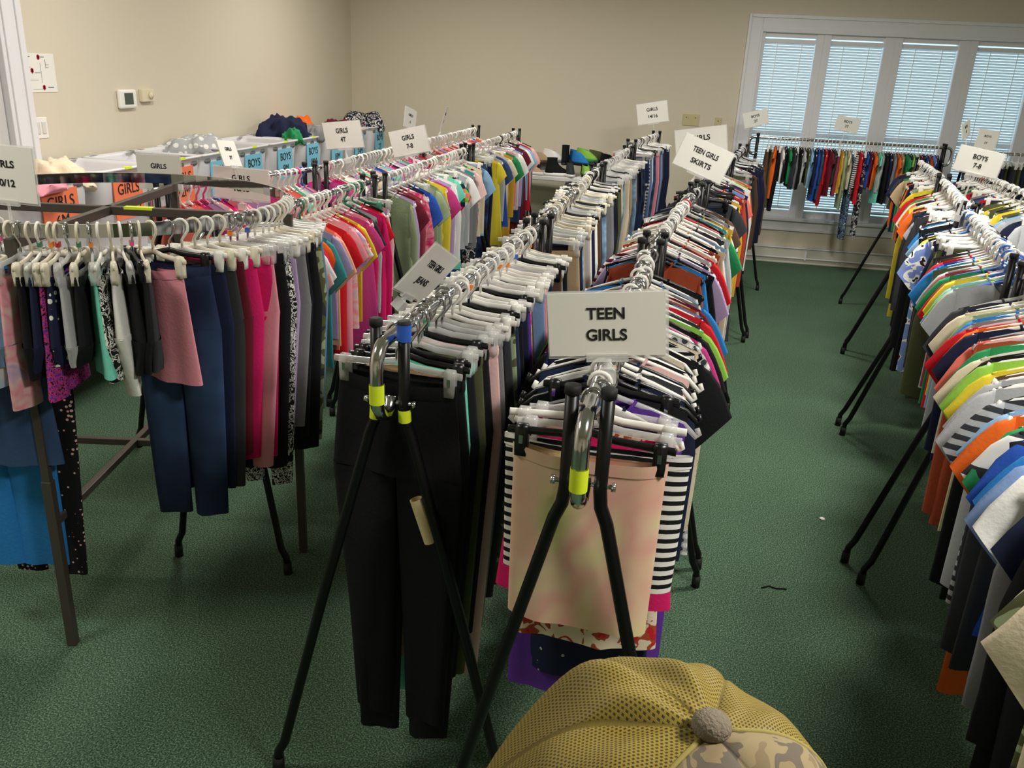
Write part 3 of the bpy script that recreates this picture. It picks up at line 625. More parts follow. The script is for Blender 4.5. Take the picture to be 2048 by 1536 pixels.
R2 = [(T, 'silver', .72), (T, 'lime'), (T, 'sky'), (T, 'yellow'), (T, 'red'), (T, 'grey'), (T, 'green'), (T, 'rose'), (T, 'silver'), (J, 'olive'), (T, 'yellow'), (T, 'azure'), (T, 'blue'), (T, 'red'), (G, 'brown'), (G, 'charcoal'), (J, 'charcoal'), ('shorts', 'plaidgrey'), ('shorts', 'navy'), (J, 'olive'), ('pants', 'camo', .75), ('shorts', 'white'), ('pants', 'denim', .8), ('pants', 'maroon', .8), (G, 'navy'), ('pants', 'navy', .9), (T, 'panda', .8, 'white', None, 1.12), (G, 'indigo', .8), (T, 'yellow'), (J, 'black', .85, 'white', None, 1.12), (G, 'navy', .8), (T, 'sky')]
fill('R2', R2, .92, .06, None, 12, hc=('white', 'white', 'white', 'blue', 'clear'))
R3 = [(J, 'black', .95, 'white', None, 1.18), (T, 'azure'), (G, 'charcoal', .9, 'white', None, 1.1), ('pants', 'maroon', .8), ('pants', 'black', .8), ('pants', 'grey', .7), ('pants', 'rose', .8), (J, 'charcoal', .9, 'white', None, 1.1), (T, 'silver'), (J, 'navy', .85), ('pants', 'black', .9), (J, 'charcoal', .85, 'white', None, 1.12), (T, 'orange'), (J, 'indigo', .8), (T, 'coral'), (J, 'yellow', .85, 'white', None, 1.15), (J, 'silver', .85, 'white', None, 1.12), (G, 'navy'), (T, 'orange'), (T, 'cream'), (T, 'green'), (T, 'sage'), (T, 'red'), (G, 'black')]
fill('R3', R3, .9, .06, None, 13, hc=('white', 'white', 'clear'))
R4 = auto(random.Random(14), 20, [T, G, 'pants'], ['grey', 'navy', 'green', 'orange', 'sage', 'black', 'red', 'sky', 'tan', 'yellow', 'charcoal'])
fill('R4', R4, .8, .06, None, 14, False)
R5 = auto(random.Random(15), 34, [T, G, 'pants'], ['silver', 'blue', 'navy', 'olive', 'black', 'yellow', 'red', 'grey', 'sage', 'charcoal', 'sky', 'camo'])
fill('R5', R5, .84, .06, None, 15, False)
GA1 = [(G, 'blush'), (T, 'pinkdye', .75), (T, 'sage'), (T, 'white'), (T, 'blush', .62), (T, 'fuchsia'), (T, 'orange'), (T, 'teal', .7), (T, 'lilac'), (T, 'peach'), (T, 'coral', .66), (T, 'red', .72), (T, 'cream'), (T, 'pink', .75), (T, 'paledye'), (T, 'redheart'), (T, 'yellow'), ('dress', 'magenta', .75), (K, 'pink'), (G, 'fuchsia', .72), ('dress', 'charcoal', .8), (G, 'silver'), (J, 'fuchsia', .8), ('dress', 'red', .8), (K, 'black'), ('pants', 'grey', .85), (G, 'paledye', .9), ('pants', 'black', .8, 'clear')]
fill('GA1', GA1, .86, .0 + .34, 1.52, 16, hc=('white', 'white', 'white', 'clear', 'green'))
GA2 = [(G, 'sage', .95), (G, 'lilac'), ('dress', 'maroon'), (G, 'rose'), (G, 'pinkdye'), ('tank', 'navy'), (T, 'blue'), ('leggings', 'pink', .8), (T, 'sage'), ('dress', 'sage', .85), (G, 'yellow'), (T, 'magenta'), (G, 'lilac'), (J, 'white'), ('leggings', 'black', .8), ('dress', 'mint'), (T, 'patch', .7), ('pants', 'bluespots', 1.05), (G, 'silver'), (T, 'white'), (J, 'grey', .6), ('leggings', 'charcoal', .8), (G, 'teal'), (T, 'blush'), (G, 'patch'), (J, 'cream'), ('leggings', 'print', .9), (T, 'sky')]
fill('GA2', GA2, .86, .05, None, 17, hc=('white', 'white', 'clear'))
GA3 = [('jeans', 'darkdenim', 1.1), ('jeans', 'navy', 1.1), ('pants', 'black', 1.0), ('dress', 'yellow', .8), ('pants', 'grey', 1.0), (G, 'silver'), (T, 'denim', .8), ('dress', 'blue', .7), (T, 'cream'), ('pants', 'grey', .9), (G, 'mustard', .85), ('pants', 'mustard', .95), (T, 'green'), (G, 'pink'), ('pants', 'maroon', .9), (T, 'white'), (G, 'lilac'), (G, 'denim', .8), (G, 'maroon', .9), ('dress', 'maroon', .9), ('pants', 'navy', .95), (T, 'white', .7), (T, 'sky'), ('dress', 'red', .75), (T, 'blush'), (G, 'charcoal')]
fill('GA3', GA3, .9, .06, None, 18, False, ('white', 'clear', 'white', 'black'), yaw=12)
GB1 = auto(random.Random(19), 22, [T, G, 'dress', K], ['pink', 'lilac', 'white', 'mint', 'fuchsia', 'paledye', 'blush', 'teal', 'coral', 'magenta'])
fill('GB1', GB1, .7, .06, None, 19, True, ('pink', 'white', 'white', 'blue'))
GB2 = auto(random.Random(20), 32, [T, G, 'dress'], ['pink', 'lilac', 'white', 'mint', 'fuchsia', 'cream', 'blush', 'red', 'blue', 'grey', 'magenta', 'navy'])
fill('GB2', GB2, .74, .06, None, 20, False, ('white', 'clear', 'white', 'pink'), yaw=12)
GB3 = auto(random.Random(21), 32, [T, G, 'dress'], ['pink', 'lilac', 'white', 'orange', 'teal', 'cream', 'blush', 'red', 'blue', 'grey', 'fuchsia'])
fill('GB3', GB3, .76, .06, None, 21, False, ('white', 'clear', 'white'), yaw=12)
W1 = [('pants', 'brown', .7), ('pants', 'olive', .72), (T, 'orange', .62), ('pants', 'black', .75), (T, 'white'), (G, 'black'), (T, 'green'), (G, 'charcoal'), ('pants', 'grey', .5), (G, 'black', .5), (T, 'silver'), (G, 'olive', .45), (T, 'sky'), (G, 'navy', .55), (J, 'blue', .62), (G, 'denim', .6), (G, 'red', .65), (T, 'maroon', .55), (G, 'charcoal'), ('pants', 'rose', .55), (G, 'mustard', .5), (J, 'sage', .68), (T, 'cream'), ('pants', 'pyjama', 1.0), (G, 'bwstripe', .5), (G, 'red', .6), ('pants', 'print', .95), (T, 'blue'), (G, 'maroon'), (T, 'orange'), (T, 'mint', .6), (G, 'silver'), (J, 'black', .6), (G, 'navy'), (J, 'grey', .6), (T, 'orange', .5), (G, 'tan', .66), (T, 'green'), (G, 'charcoal'), (T, 'lime', .6), (G, 'white'), (T, 'maroon'), (G, 'blue'), (T, 'rust'), (G, 'periwinkle'), (T, 'indigo')]
fill('W1', W1, .62, .12, None, 22, False, ('clear', 'white', 'clear', 'white', 'white'))
W2 = auto(random.Random(23), 24, ['jeans', 'pants'], ['navy', 'charcoal', 'indigo', 'darkdenim', 'black', 'plaidgreen', 'red', 'olive'])
fill('W2', W2, .8, .06, None, 23, False)
# round rack: angle in degrees, from the left-hand side round the front to the right
RD = [('pants', 'navy', .75), ('skirt', 'darkdenim', .62), ('shorts', 'red', .42), ('pants', 'azure', .95), ('shorts', 'pink', .46), ('pants', 'floral', 1.0), ('shorts', 'sky', .42), ('shorts', 'red', .44), ('shorts', 'sunset', .45), ('skirt', 'darkdenim', .62), ('shorts', 'faded', .38), ('shorts', 'paledye', .52), ('shorts', 'black', .42), ('shorts', 'navy', .40), ('skirt', 'sequin', .48), ('shorts', 'polka', .38), ('shorts', 'silver', .38), ('shorts', 'black', .38), ('skirt', 'mint', .42),
 ('shorts', 'bandana', .44), ('leggings', 'white', .50), ('shorts', 'black', .42), ('shorts', 'black', .42, 'black'), ('shorts', 'charcoal', .42), ('skirt', 'pink', .48), ('jeans', 'denimwash', .98, 'wire'), ('pants', 'navy', .9), ('pants', 'charcoal', .9), ('leggings', 'maroon', .8), ('leggings', 'fuchsia', .82), ('pants', 'fuchsia', .84), ('leggings', 'pink', .86), ('leggings', 'black', .9), ('leggings', 'bandana', .98), ('leggings', 'lilac', .8), ('pants', 'grey', .78), ('leggings', 'black', .85), ('pants', 'black', .92), ('leggings', 'blush', .8), ('pants', 'camo', .92), ('jeans', 'faded', .8), ('leggings', 'teal', .95), ('leggings', 'navy', .9)]
RD = RD[6:]; RD[0] = ('shorts', 'maroon', .46); RD[1] = ('shorts', 'pink', .46); RD[2] = ('shorts', 'sky', .44); RD[3] = ('shorts', 'sunset', .45)
rnd = random.Random(30); n = len(RD)
for i, it in enumerate(RD):
    a = radians((-91 + 45 * i / 18 if i <= 18 else -41 + 65 * (i - 19) / (n - 20)) + rnd.uniform(-.6, .6))
    yw_ = a if i < 18 else (radians(-24) if i == 18 else max(a, radians(4)))
    M = Matrix.Translation((RC.x + RR * cos(a), RC.y + RR * sin(a), RZ + .006)) @ Matrix.Rotation(yw_ + radians(rnd.uniform(-5, 5)), 4, 'Z') @ Matrix.Rotation(radians(rnd.uniform(-2, 2)), 4, 'X')
    h = it[3] if len(it) > 3 else rnd.choice(['white', 'white', 'cream', 'white', 'clear'])
    put(it[0], it[1], M, .84, 'RD', RD[i - 1][1] if i else None, RD[i + 1][1] if i < n - 1 else None, h, 'wire' if h == 'wire' else 'clip', i % 4, True, it[2])
for kd, c, px_, py_, yw, L, pv, nx in [('skirt', 'denim', -1.93, 2.13, 8, .74, 'red', 'azure'), ('shorts', 'azure', -1.95, 2.17, 10, 1.14, 'denim', 'floral'), ('pants', 'floral', -1.88, 2.21, 6, 1.18, 'azure', 'grey'), ('skirt', 'darkdenim', -2.1, 2.22, 16, .68, 'grey', 'navy')]:
    M = Matrix.Translation((px_, py_, RZ + .006)) @ Matrix.Rotation(radians(yw), 4, 'Z')
    put(kd, c, M, 1.0 if kd != 'skirt' else 1.12, 'RD', pv, nx, 'white', 'clip', 1, True, L)
hang_all()
# the hangers of the farthest racks beyond the individually built ones
if FARH:
    v = []; f = []; mi = []
    for hp, M, mk in FARH:
        for _, me in hp:
            o = len(v); v += [tuple(M @ x.co) for x in me.vertices]; f += [tuple(o + i for i in p.vertices) for p in me.polygons]; mi += [mk] * len(me.polygons)
    me = bpy.data.meshes.new('hangers'); me.from_pydata(v, [], f)
    for m_ in (WHITEP, CLEAR, BLACKP): me.materials.append(m_)
    me.polygons.foreach_set('material_index', mi)
    o = link('hangers', me); tag(o, 'many small white hangers packed on the rails of the farther racks', 'hangers'); o['kind'] = 'stuff'
dup = [k for k, v_ in USED.items() if v_ > 1]
print('DUPLABELS', len(dup), dup[:12], 'garments', sum(USED.values()), 'hangerdup', [k for k, v_ in HLAB.items() if v_ > 1][:5], [k for k in HLAB if len(k.split()) > 16], 'far', len(FARH), 'long', [k for k in USED if len(k.split()) > 13][:5])

# ------------------------------------------------------------------ signs
SIGNS = [
('TEEN|GIRLS',(-0.059,1.600,1.448),(0.994,0.000,0.113),(-0.113,-0.000,0.994),0.228,0.127,'large white TEEN GIRLS card sign on the front rack'),
('TEEN GIRLS|SKIRTS',(0.278,5.100,1.490),(0.939,0.000,-0.343),(0.343,-0.000,0.939),0.296,0.182,'tilted TEEN GIRLS SKIRTS card in a clear holder'),
('GIRLS',(0.330,6.600,1.479),(0.986,0.000,0.170),(-0.170,-0.000,0.986),0.369,0.215,'white GIRLS card half hidden behind the TEEN GIRLS SKIRTS sign'),
('GIRLS|14/16',(-0.062,9.000,1.589),(0.981,0.000,0.192),(-0.192,-0.000,0.981),0.302,0.196,'white GIRLS 14/16 card sign near the back wall'),
('TEEN GIRLS|JEANS',(-0.566,2.170,1.382),(0.122,0.907,-0.404),(0.622,0.247,0.743),0.20,0.157,'TEEN GIRLS JEANS card turned nearly edge-on on the front jeans rack'),
('GIRLS|4T',(-1.712,4.650,1.532),(0.922,-0.367,0.125),(-0.157,-0.059,0.986),0.272,0.140,'white GIRLS 4T card sign with shiny glare on the holder'),
('GIRLS|7-8',(-1.447,5.050,1.486),(0.903,-0.366,0.226),(-0.250,-0.019,0.968),0.273,0.147,'white GIRLS 7-8 card sign'),
('GIRLS|8',(-1.675,5.875,1.571),(0.240,0.936,-0.258),(0.012,0.263,0.965),0.160,0.134,'small narrow card sign above the GIRLS 7-8 card'),
('GIRLS|10',(-1.636,6.700,1.546),(-0.159,0.986,-0.054),(0.241,0.092,0.966),0.203,0.172,'thin card sign seen edge-on before the beige back wall'),
('GIRLS|2T',(-2.196,3.600,1.404),(1.000,0.000,0.009),(-0.009,-0.000,1.000),0.210,0.150,'white GIRLS 2T card behind the round rack ring'),
('GIRLS|3T',(-2.044,3.975,1.466),(0.06,0.99,-0.1),(-0.353,0.029,0.935),0.16,0.125,'narrow turned GIRLS 3T card before the blue bin labels'),
('GIRLS|16/18',(-1.654,3.300,1.422),(1.000,0.000,-0.020),(0.020,-0.000,1.000),0.238,0.125,'white GIRLS 16/18 card behind the right of the ring'),
('GIRLS|10/12',(-1.657,2.000,1.593),(1.000,0.000,-0.026),(0.026,-0.000,1.000),0.174,0.142,'large GIRLS 10/12 card cut off at the left edge'),
('BOYS|2T',(0.980,9.300,1.579),(0.961,0.000,0.275),(-0.275,-0.000,0.961),0.238,0.146,'BOYS 2T card before the leftmost window pane'),
('BOYS|3T',(1.879,9.300,1.573),(0.987,0.000,-0.158),(0.158,-0.000,0.987),0.226,0.133,'BOYS 3T card before the second window pane'),
('BOYS|7-8',(1.507,4.400,1.610),(0.987,0.000,-0.163),(0.163,-0.000,0.987),0.204,0.112,'large BOYS 7-8 card sign at right'),
('BOYS|5T',(2.141,6.200,1.634),(0.996,0.000,-0.093),(0.093,-0.000,0.996),0.126,0.122,'BOYS 5T card just above the BOYS 7-8 sign'),
('BOYS|4T',(1.968,6.100,1.695),(0.503,0.841,0.198),(-0.257,-0.073,0.964),0.18,0.093,'narrow BOYS card turned edge-on left of the BOYS 5T sign')]
SK = {'white GIRLS 4T': 1.1, 'small narrow card': 1.12, 'thin card': 1.145, 'narrow turned GIRLS 3T': 0.955, 'white GIRLS 16/18': 1.15, 'large GIRLS 10/12': 1.08, 'BOYS 2T card': 1.02, 'BOYS 3T card': 1.02, 'BOYS 5T card': 1.16, 'narrow BOYS': 1.05}
for txt, c, e1, e2, w, h, lab in SIGNS:
    kk = next((v_ for k_, v_ in SK.items() if lab.startswith(k_)), 1); c = (c[0] * kk, c[1] * kk, 1.9 + (c[2] - 1.9) * kk); w *= kk; h *= kk
    e1 = Vector(e1).normalized(); e2 = Vector(e2); e2 = (e2 - e1 * e2.dot(e1)).normalized(); e3 = e1.cross(e2)   # e3 points to the viewer side
    s = empty('rack_sign', lab, 'sign', group='card signs clipped on the rails')
    s.matrix_world = Matrix(((e1.x, -e3.x, e2.x, c[0]), (e1.y, -e3.y, e2.y, c[1]), (e1.z, -e3.z, e2.z, c[2]), (0, 0, 0, 1)))
    obj('card', MB().box(-w / 2, w / 2, -.001, .001, -h / 2, h / 2), PAPER, s, False)
    obj('holder', MB().box(-w / 2 - .003, w / 2 + .006, .0015, .003, -h / 2 - .006, h / 2 + .004).box(-w * .18, w * .18, -.004, .006, -h / 2 - .012, -h / 2 + .004), CLEAR, s, False)
    lines = txt.split('|'); ts = min(.033 * w / .228, h * .25)
    if 'TEEN GIRLS' in txt: ts *= .95
    for i, l in enumerate(lines):
        text_obj('lettering', l, ts, s, (0, -.0018, (.17 - .34 * i) * h), bold=.022, sx=min(1, .62 * w / (len(l) * ts * .62)) if len(l) > 7 else 1)
    # clear stem and rail clip below the card
    dz = max(.02, min(.26, (c[2] - e2.z * h / 2 - 1.36) / max(.5, e2.z)))
    obj('stem', MB().tube([(0, .002, -h / 2 - .006), (0, .002, -h / 2 - dz * .6), (0, .003, -h / 2 - dz)], [.004, .005, .009], 8).box(-.016, .016, -.012, .016, -h / 2 - dz - .03, -h / 2 - dz), CLEAR, s, False)

# ------------------------------------------------------------------ bins on the long table by the left wall
tb = empty('long_table', 'long white folding table under the row of bins by the left wall', 'table', (-3.2, 6.6, 0))
obj('tabletop', MB().box(-.35, .35, -3.3, 3.3, .72, .76), plain('table white', (214, 212, 206), .5), tb, False, .008)
for y in (-3.1, -1.1, 1.1, 3.1):
    for x in (-.28, .28): obj('leg', MB().tube([(x, y, .72), (x, y, 0)], .013, 8), BRONZE, tb)
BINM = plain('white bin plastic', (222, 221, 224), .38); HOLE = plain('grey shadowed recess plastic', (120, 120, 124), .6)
BINS = [(4.0, 'orange', 'GIRLS|6M'), (4.6, 'orange', 'GIRLS|9-12M'), (5.2, 'orange', 'GIRLS|12M'), (5.72, 'blue', 'BOYS|3M'), (6.24, 'blue', 'BOYS|6M'), (6.82, 'blue', 'BOYS|9M'), (7.42, 'blue', 'BOYS|12M'), (8.02, 'blue', 'BOYS|18M'), (8.68, 'blue', 'BOYS|24M'), (9.34, 'blue', 'BOYS|2T')]
SHEET = {'orange': plain('orange paper', (232, 120, 80), .7), 'blue': plain('light blue paper', (120, 190, 214), .7)}
order = ['nearest the door', 'second from the door', 'third from the door', 'with a BOYS 3M label', 'with a BOYS 6M label', 'with the BOYS 9M label', 'with a BOYS 12M label', 'with the BOYS 18M label', 'with the BOYS 24M label', 'in the far corner']
for i, (y, c, t) in enumerate(BINS):
    bn = empty('laundry_bin', 'white plastic bin with %s paper label, %s' % (c, order[i]), 'bin', (-3.27, y, .76), group='white bins on the long table')
    hx, hy, hz = .27, .285, .52; s = MB()
    def rr_(ax, ay, z, rad=.06):
        P = []
        for (cx, cy, a0) in ((ax - rad, ay - rad, 0), (-ax + rad, ay - rad, pi / 2), (-ax + rad, -ay + rad, pi), (ax - rad, -ay + rad, 3 * pi / 2)):
            for k in range(5): a = a0 + pi / 2 * k / 4; P.append((cx + rad * cos(a), cy + rad * sin(a), z))
        return P
    def wav(P, amp): return [(x, y_, z + amp * abs(sin(y_ * 14)) * (abs(x) > ax_ * .9)) for x, y_, z in P]
    ax_ = hx
    s.rings([rr_(hx * .82, hy * .82, 0), rr_(hx * .93, hy * .93, hz - .05), rr_(hx * .95, hy * .95, hz - .015), rr_(hx + .0, hy + .0, hz - .012), rr_(hx + .003, hy + .003, hz), rr_(hx - .02, hy - .02, hz + .002), rr_(hx - .03, hy - .03, hz - .02), rr_(hx * .8, hy * .8, .02)], True, True, True)
    obj('tub', s, BINM, bn)
    for yy in (-.17, .0, .17):
        hs = MB().lathe([(.001, 0), (.05, 0), (.048, .003), (.001, .0035)], 18); o = obj('handle_slot', hs, HOLE, bn); o.location = (hx * .93, yy, hz - .045); o.scale = (1, .9, .35 if 0 else 1); o.rotation_euler = (0, pi / 2, 0); o.scale = (.35, .9, 1)
    for yy in (-.2, .2): o = obj('handle_slot', MB().lathe([(.001, 0), (.042, 0), (.001, .004)], 18), HOLE, bn); o.location = (-hx + .05, yy, hz + .0035); o.scale = (.35, 1, 1)
    tpn = obj('tape', MB().box(hx - .02, hx + .006, -.03, .03, hz - .008, hz + .005), LIMET, bn, False)
    lw, lh = (.14, .2); lb = obj('label_sheet', MB().box(hx * .94, hx * .94 + .006, -lw, lw, hz - .09 - lh, hz - .055), SHEET[c], bn, False); lb.rotation_euler = (0, 0, 0)
    for j, l in enumerate(t.split('|')): text_obj('lettering', l, .085, lb, (hx * .94 + .008, 0, hz - .12 - .095 * j), bold=.0, rz=pi / 2)
# ------------------------------------------------------------------ loose clothes heaped in the bins
def heap(name, label, loc, sx, sy, sz, c, seed, cat='clothing'):
    rnd = random.Random(seed); m = MB(); rs = []; n = 48; ph = [rnd.uniform(0, 6) for _ in range(5)]
    for i in range(15):
        q = i / 14; el = q * pi / 2; ring = []
        for k in range(n):
            a = 2 * pi * k / n; r = cos(el) ** .6 * (1 + .16 * sin(3 * a + ph[0]) + .09 * sin(7 * a + ph[1] + q * 5) + .05 * sin(13 * a + ph[4])); z = sin(el) ** .8 * (.8 + .3 * sin(2 * a + ph[2]) * cos(el)) + (.12 * sin(5 * a + ph[3] + q * 9) + .06 * sin(11 * a + ph[1] - q * 12)) * cos(el) ** .5
            ring.append((sx * r * cos(a), sy * r * sin(a), sz * z))
        rs.append(ring)
    m.rings(rs, True, True, True)
    o = obj(name, m, cmat(c), loc=loc); o.rotation_euler = (0, 0, rnd.uniform(-.4, .4)); return tag(o, label, cat, 'loose clothes heaped in the bins')
heap('folded_skirt', 'cream gathered skirt heaped over the nearest bin', (-3.2, 4.2, 1.2), .17, .2, .17, 'cream', 1)
heap('folded_shirt', 'pink shirt lying over the edge of the nearest bin', (-3.05, 3.85, 1.23), .13, .2, .07, 'pink', 2)
heap('folded_blanket', 'grey and white patterned cloth in the bin before the dark jacket', (-3.36, 6.1, 1.22), .18, .3, .15, 'greyspots', 3)
heap('folded_jacket', 'dark navy jacket heaped on a bin beside the green one', (-3.3, 7.45, 1.22), .2, .3, .25, 'navy', 4)
heap('folded_shirt', 'bright green cloth tucked under the dark navy jacket', (-3.12, 7.25, 1.24), .09, .2, .14, 'green', 5)
heap('folded_shirt', 'grey cloth heaped right of the dark navy jacket', (-3.12, 7.75, 1.24), .12, .28, .13, 'grey', 6)
heap('folded_shirt', 'orange cloth behind the grey heap of cloth', (-3.35, 7.98, 1.24), .12, .2, .2, 'orange', 7)
heap('folded_shirt', 'maroon cloth heaped in the bin left of the corner', (-3.25, 8.7, 1.24), .12, .16, .14, 'maroon', 8)
heap('folded_jacket', 'shiny dark jacket heaped on the far corner bin', (-3.2, 9.4, 1.24), .2, .26, .2, 'print', 9)
for i, (y, c, w_) in enumerate([(4.65, 'blush', 'third'), (5.2, 'silver', 'x'), (5.7, 'grey', ''), (6.85, 'silver', '')]):
    heap('folded_shirt', ['pale pink cloth inside the second bin from the door', 'silver grey cloth inside the third bin from the door', 'grey cloth inside the BOYS 3M bin', 'light grey cloth inside the BOYS 9M bin'][i], (-3.27, y, 1.16), .17, .2, .06, c, 20 + i)

# ------------------------------------------------------------------ shoe table by the back wall
st = empty('folding_table', 'off-white folding table piled with shoes at the back wall', 'table', (-.85, 9.52, 0), radians(-3))
obj('tabletop', MB().box(-.65, .75, -.3, .33, .83, .875), plain('table white', (214, 212, 206), .5), st, False, .008)
for x in (-.55, .65):
    for y in (-.22, .25): obj('leg', MB().tube([(x, y, .83), (x, y, 0)], .013, 8), BRONZE, st)
def shoe(loc, rz, c, sole, lab, high=0):
    s = empty('shoe', lab, 'shoe', loc, rz, 'shoes piled on the folding table'); s.scale = (1.12, 1.12, 1.12)
    def outl(z, g=1.0):
        P = []
        for k in range(18):
            a = 2 * pi * k / 18; x = .125 * cos(a); w = .040 + .008 * cos(a) - .006 * cos(2 * a); P.append((x * g, w * g * sin(a), z))
        return P
    obj('sole', MB().rings([outl(0, .97), outl(.012, 1.02), outl(.026, 1.0)], True, True, True), cmat(sole), s)
    up = []
    if high > .06: up = [[(cx + rx * cos(2 * pi * k / 18), ry * sin(2 * pi * k / 18), z) for k in range(18)] for cx, rx, ry, z in ((0, .12, .042, .024), (-.008, .108, .04, .05), (-.03, .08, .038, .075), (-.045, .062, .037, .1), (-.052, .05, .036, .13), (-.052, .05, .036, .09 + high), (-.052, .053, .038, .10 + high), (-.052, .046, .031, .095 + high), (-.05, .04, .026, .06 + high))]
    for j in (range(7) if not up else ()):
        q = j / 6; g = 1 - .25 * q; ring = []
        for k in range(18):
            a = 2 * pi * k / 18; x = .12 * cos(a); w = (.040 + .008 * cos(a)) * g
            xx = x * (1 - .5 * q ** 1.5) - .052 * q ** 1.3; z = .024 + (.06 + high) * (q if q < .7 or high else q) * (1 - .12 * cos(a)); ring.append((xx, w * sin(a), z))
        up.append(ring)
    obj('upper', MB().rings(up, True, True, False), cmat(c), s)
    lc = MB()
    for k in range(4): x = .03 - .022 * k; z = .052 + .011 * k; lc.tube([(x, -.022, z), (x, 0, z + .007), (x, .022, z)], .0035, 5)
    obj('laces', lc, cmat('white' if c != 'white' else 'grey'), s)
SH = [(-1.40, 9.45, .88, .3, 'silver', 'white', 'pale grey sneaker at the left end of the shoe pile'), (-1.33, 9.66, .88, 1.0, 'maroon', 'white', 'dark red sneaker at the back left of the shoe pile', .04), (-1.28, 9.33, .88, -.5, 'tan', 'white', 'tan sneaker in the front row of shoes'), (-1.14, 9.62, .88, .8, 'grey', 'white', 'grey sneaker in the back row of shoes', .04),
 (-1.02, 9.34, .88, .2, 'black', 'white', 'large black high-top with white sole in front', .065), (-.88, 9.34, .88, -1.3, 'charcoal', 'white', 'dark grey sneaker between the black high-top and the lime one', .05), (-.70, 9.34, .88, -1.2, 'lime', 'black', 'lime green sneaker lowest in front', .03), (-.66, 9.62, .88, -.3, 'green', 'lime', 'green sneaker with lime sole at the back', .04), (-.55, 9.36, .88, .5, 'print', 'white', 'dark patterned sneaker right of the lime ones', .03),
 (-.46, 9.62, .88, 1.1, 'black', 'white', 'black sneaker in the back row', .04), (-.40, 9.40, .88, -.6, 'blush', 'white', 'pale pink sneaker near the rack post', .03), (-.32, 9.66, .88, .4, 'brown', 'tan', 'brown boot at the right of the shoe pile', .14), (-.2, 9.46, .88, 1.7, 'rust', 'brown', 'russet boot at the right end of the shoe pile', .13),
 (-1.36, 9.5, .972, -.8, 'cream', 'white', 'cream sneaker lying on the pale grey one', .02), (-1.22, 9.5, .985, .6, 'tan', 'brown', 'tan shoe stacked on the grey one', .02), (-1.08, 9.52, 1.0, -.2, 'white', 'grey', 'white sneaker stacked behind the black high-top', .03), (-.95, 9.52, .985, 1.5, 'black', 'charcoal', 'black boot standing highest in the shoe pile', .085), (-.8, 9.5, .985, -.5, 'azure', 'black', 'blue and black sneaker under the highest boot', .05),
 (-.72, 9.5, 1.03, -.4, 'lime', 'green', 'lime green sneaker on top of the pile', .03), (-.58, 9.56, 1.02, .3, 'olive', 'black', 'olive sneaker stacked in the middle', .03), (-.48, 9.48, 1.0, .9, 'black', 'lime', 'black sneaker with lime sole stacked on top', .03), (-.36, 9.52, 1.01, -.9, 'coral', 'white', 'coral sneaker stacked near the brown boot', .02)]
for a in SH: shoe(a[:3], a[3], a[4], a[5], a[6], a[7] if len(a) > 7 else 0)

# small litter on the carpet
o = tag(obj('paper_scrap', MB().lathe([(.001, 0), (.014, .001), (.012, .003), (.001, .003)], 9), PAPER, loc=(.95, 3.72, .001)), 'tiny white paper scrap on the green carpet aisle', 'litter')
o = tag(obj('thread', MB().tube([(.0, 0, .003), (.03, .02, .004), (.06, .01, .003), (.09, .015, .004), (.1, .012, .004)], .003, 5), INK, loc=(.6, 3.05, 0)), 'short black thread on the green carpet aisle', 'litter')

# ------------------------------------------------------------------ person in a mesh cap, seen from above
PX, PY, PZ = .061, .377, 1.577
FA = radians(-55)                                   # the way the person faces
BK = (-.022, .022)                                  # the crown's middle lies behind the button
pr = empty('person', 'person in a mustard mesh cap with camouflage front, seen from above', 'person', (PX + BK[0], PY + BK[1], 0), FA)
SKIN = plain('skin', (196, 150, 122), .55); HAIR = plain('brown hair', (62, 44, 32), .8, bump=.5, bscale=80)
Z0 = PZ - .002
def skin_obj(name, verts, edges, radii, mat, parent, root=0, sub=2):
    me = bpy.data.meshes.new(name); me.from_pydata(verts, edges, []); me.materials.append(mat); o = link(name, me, parent)
    sk = o.modifiers.new('skin', 'SKIN'); 
    for i, r in enumerate(radii): me.skin_vertices[0].data[i].radius = (r, r) if not isinstance(r, tuple) else r
    me.skin_vertices[0].data[root].use_root = True
    sb = o.modifiers.new('sub', 'SUBSURF'); sb.levels = sub; sb.render_levels = sub
    bpy.context.view_layer.update()
    m2 = bpy.data.meshes.new_from_object(o.evaluated_get(bpy.context.evaluated_depsgraph_get())); o.modifiers.clear(); o.data = m2
    m2.polygons.foreach_set('use_smooth', [True] * len(m2.polygons)); return o
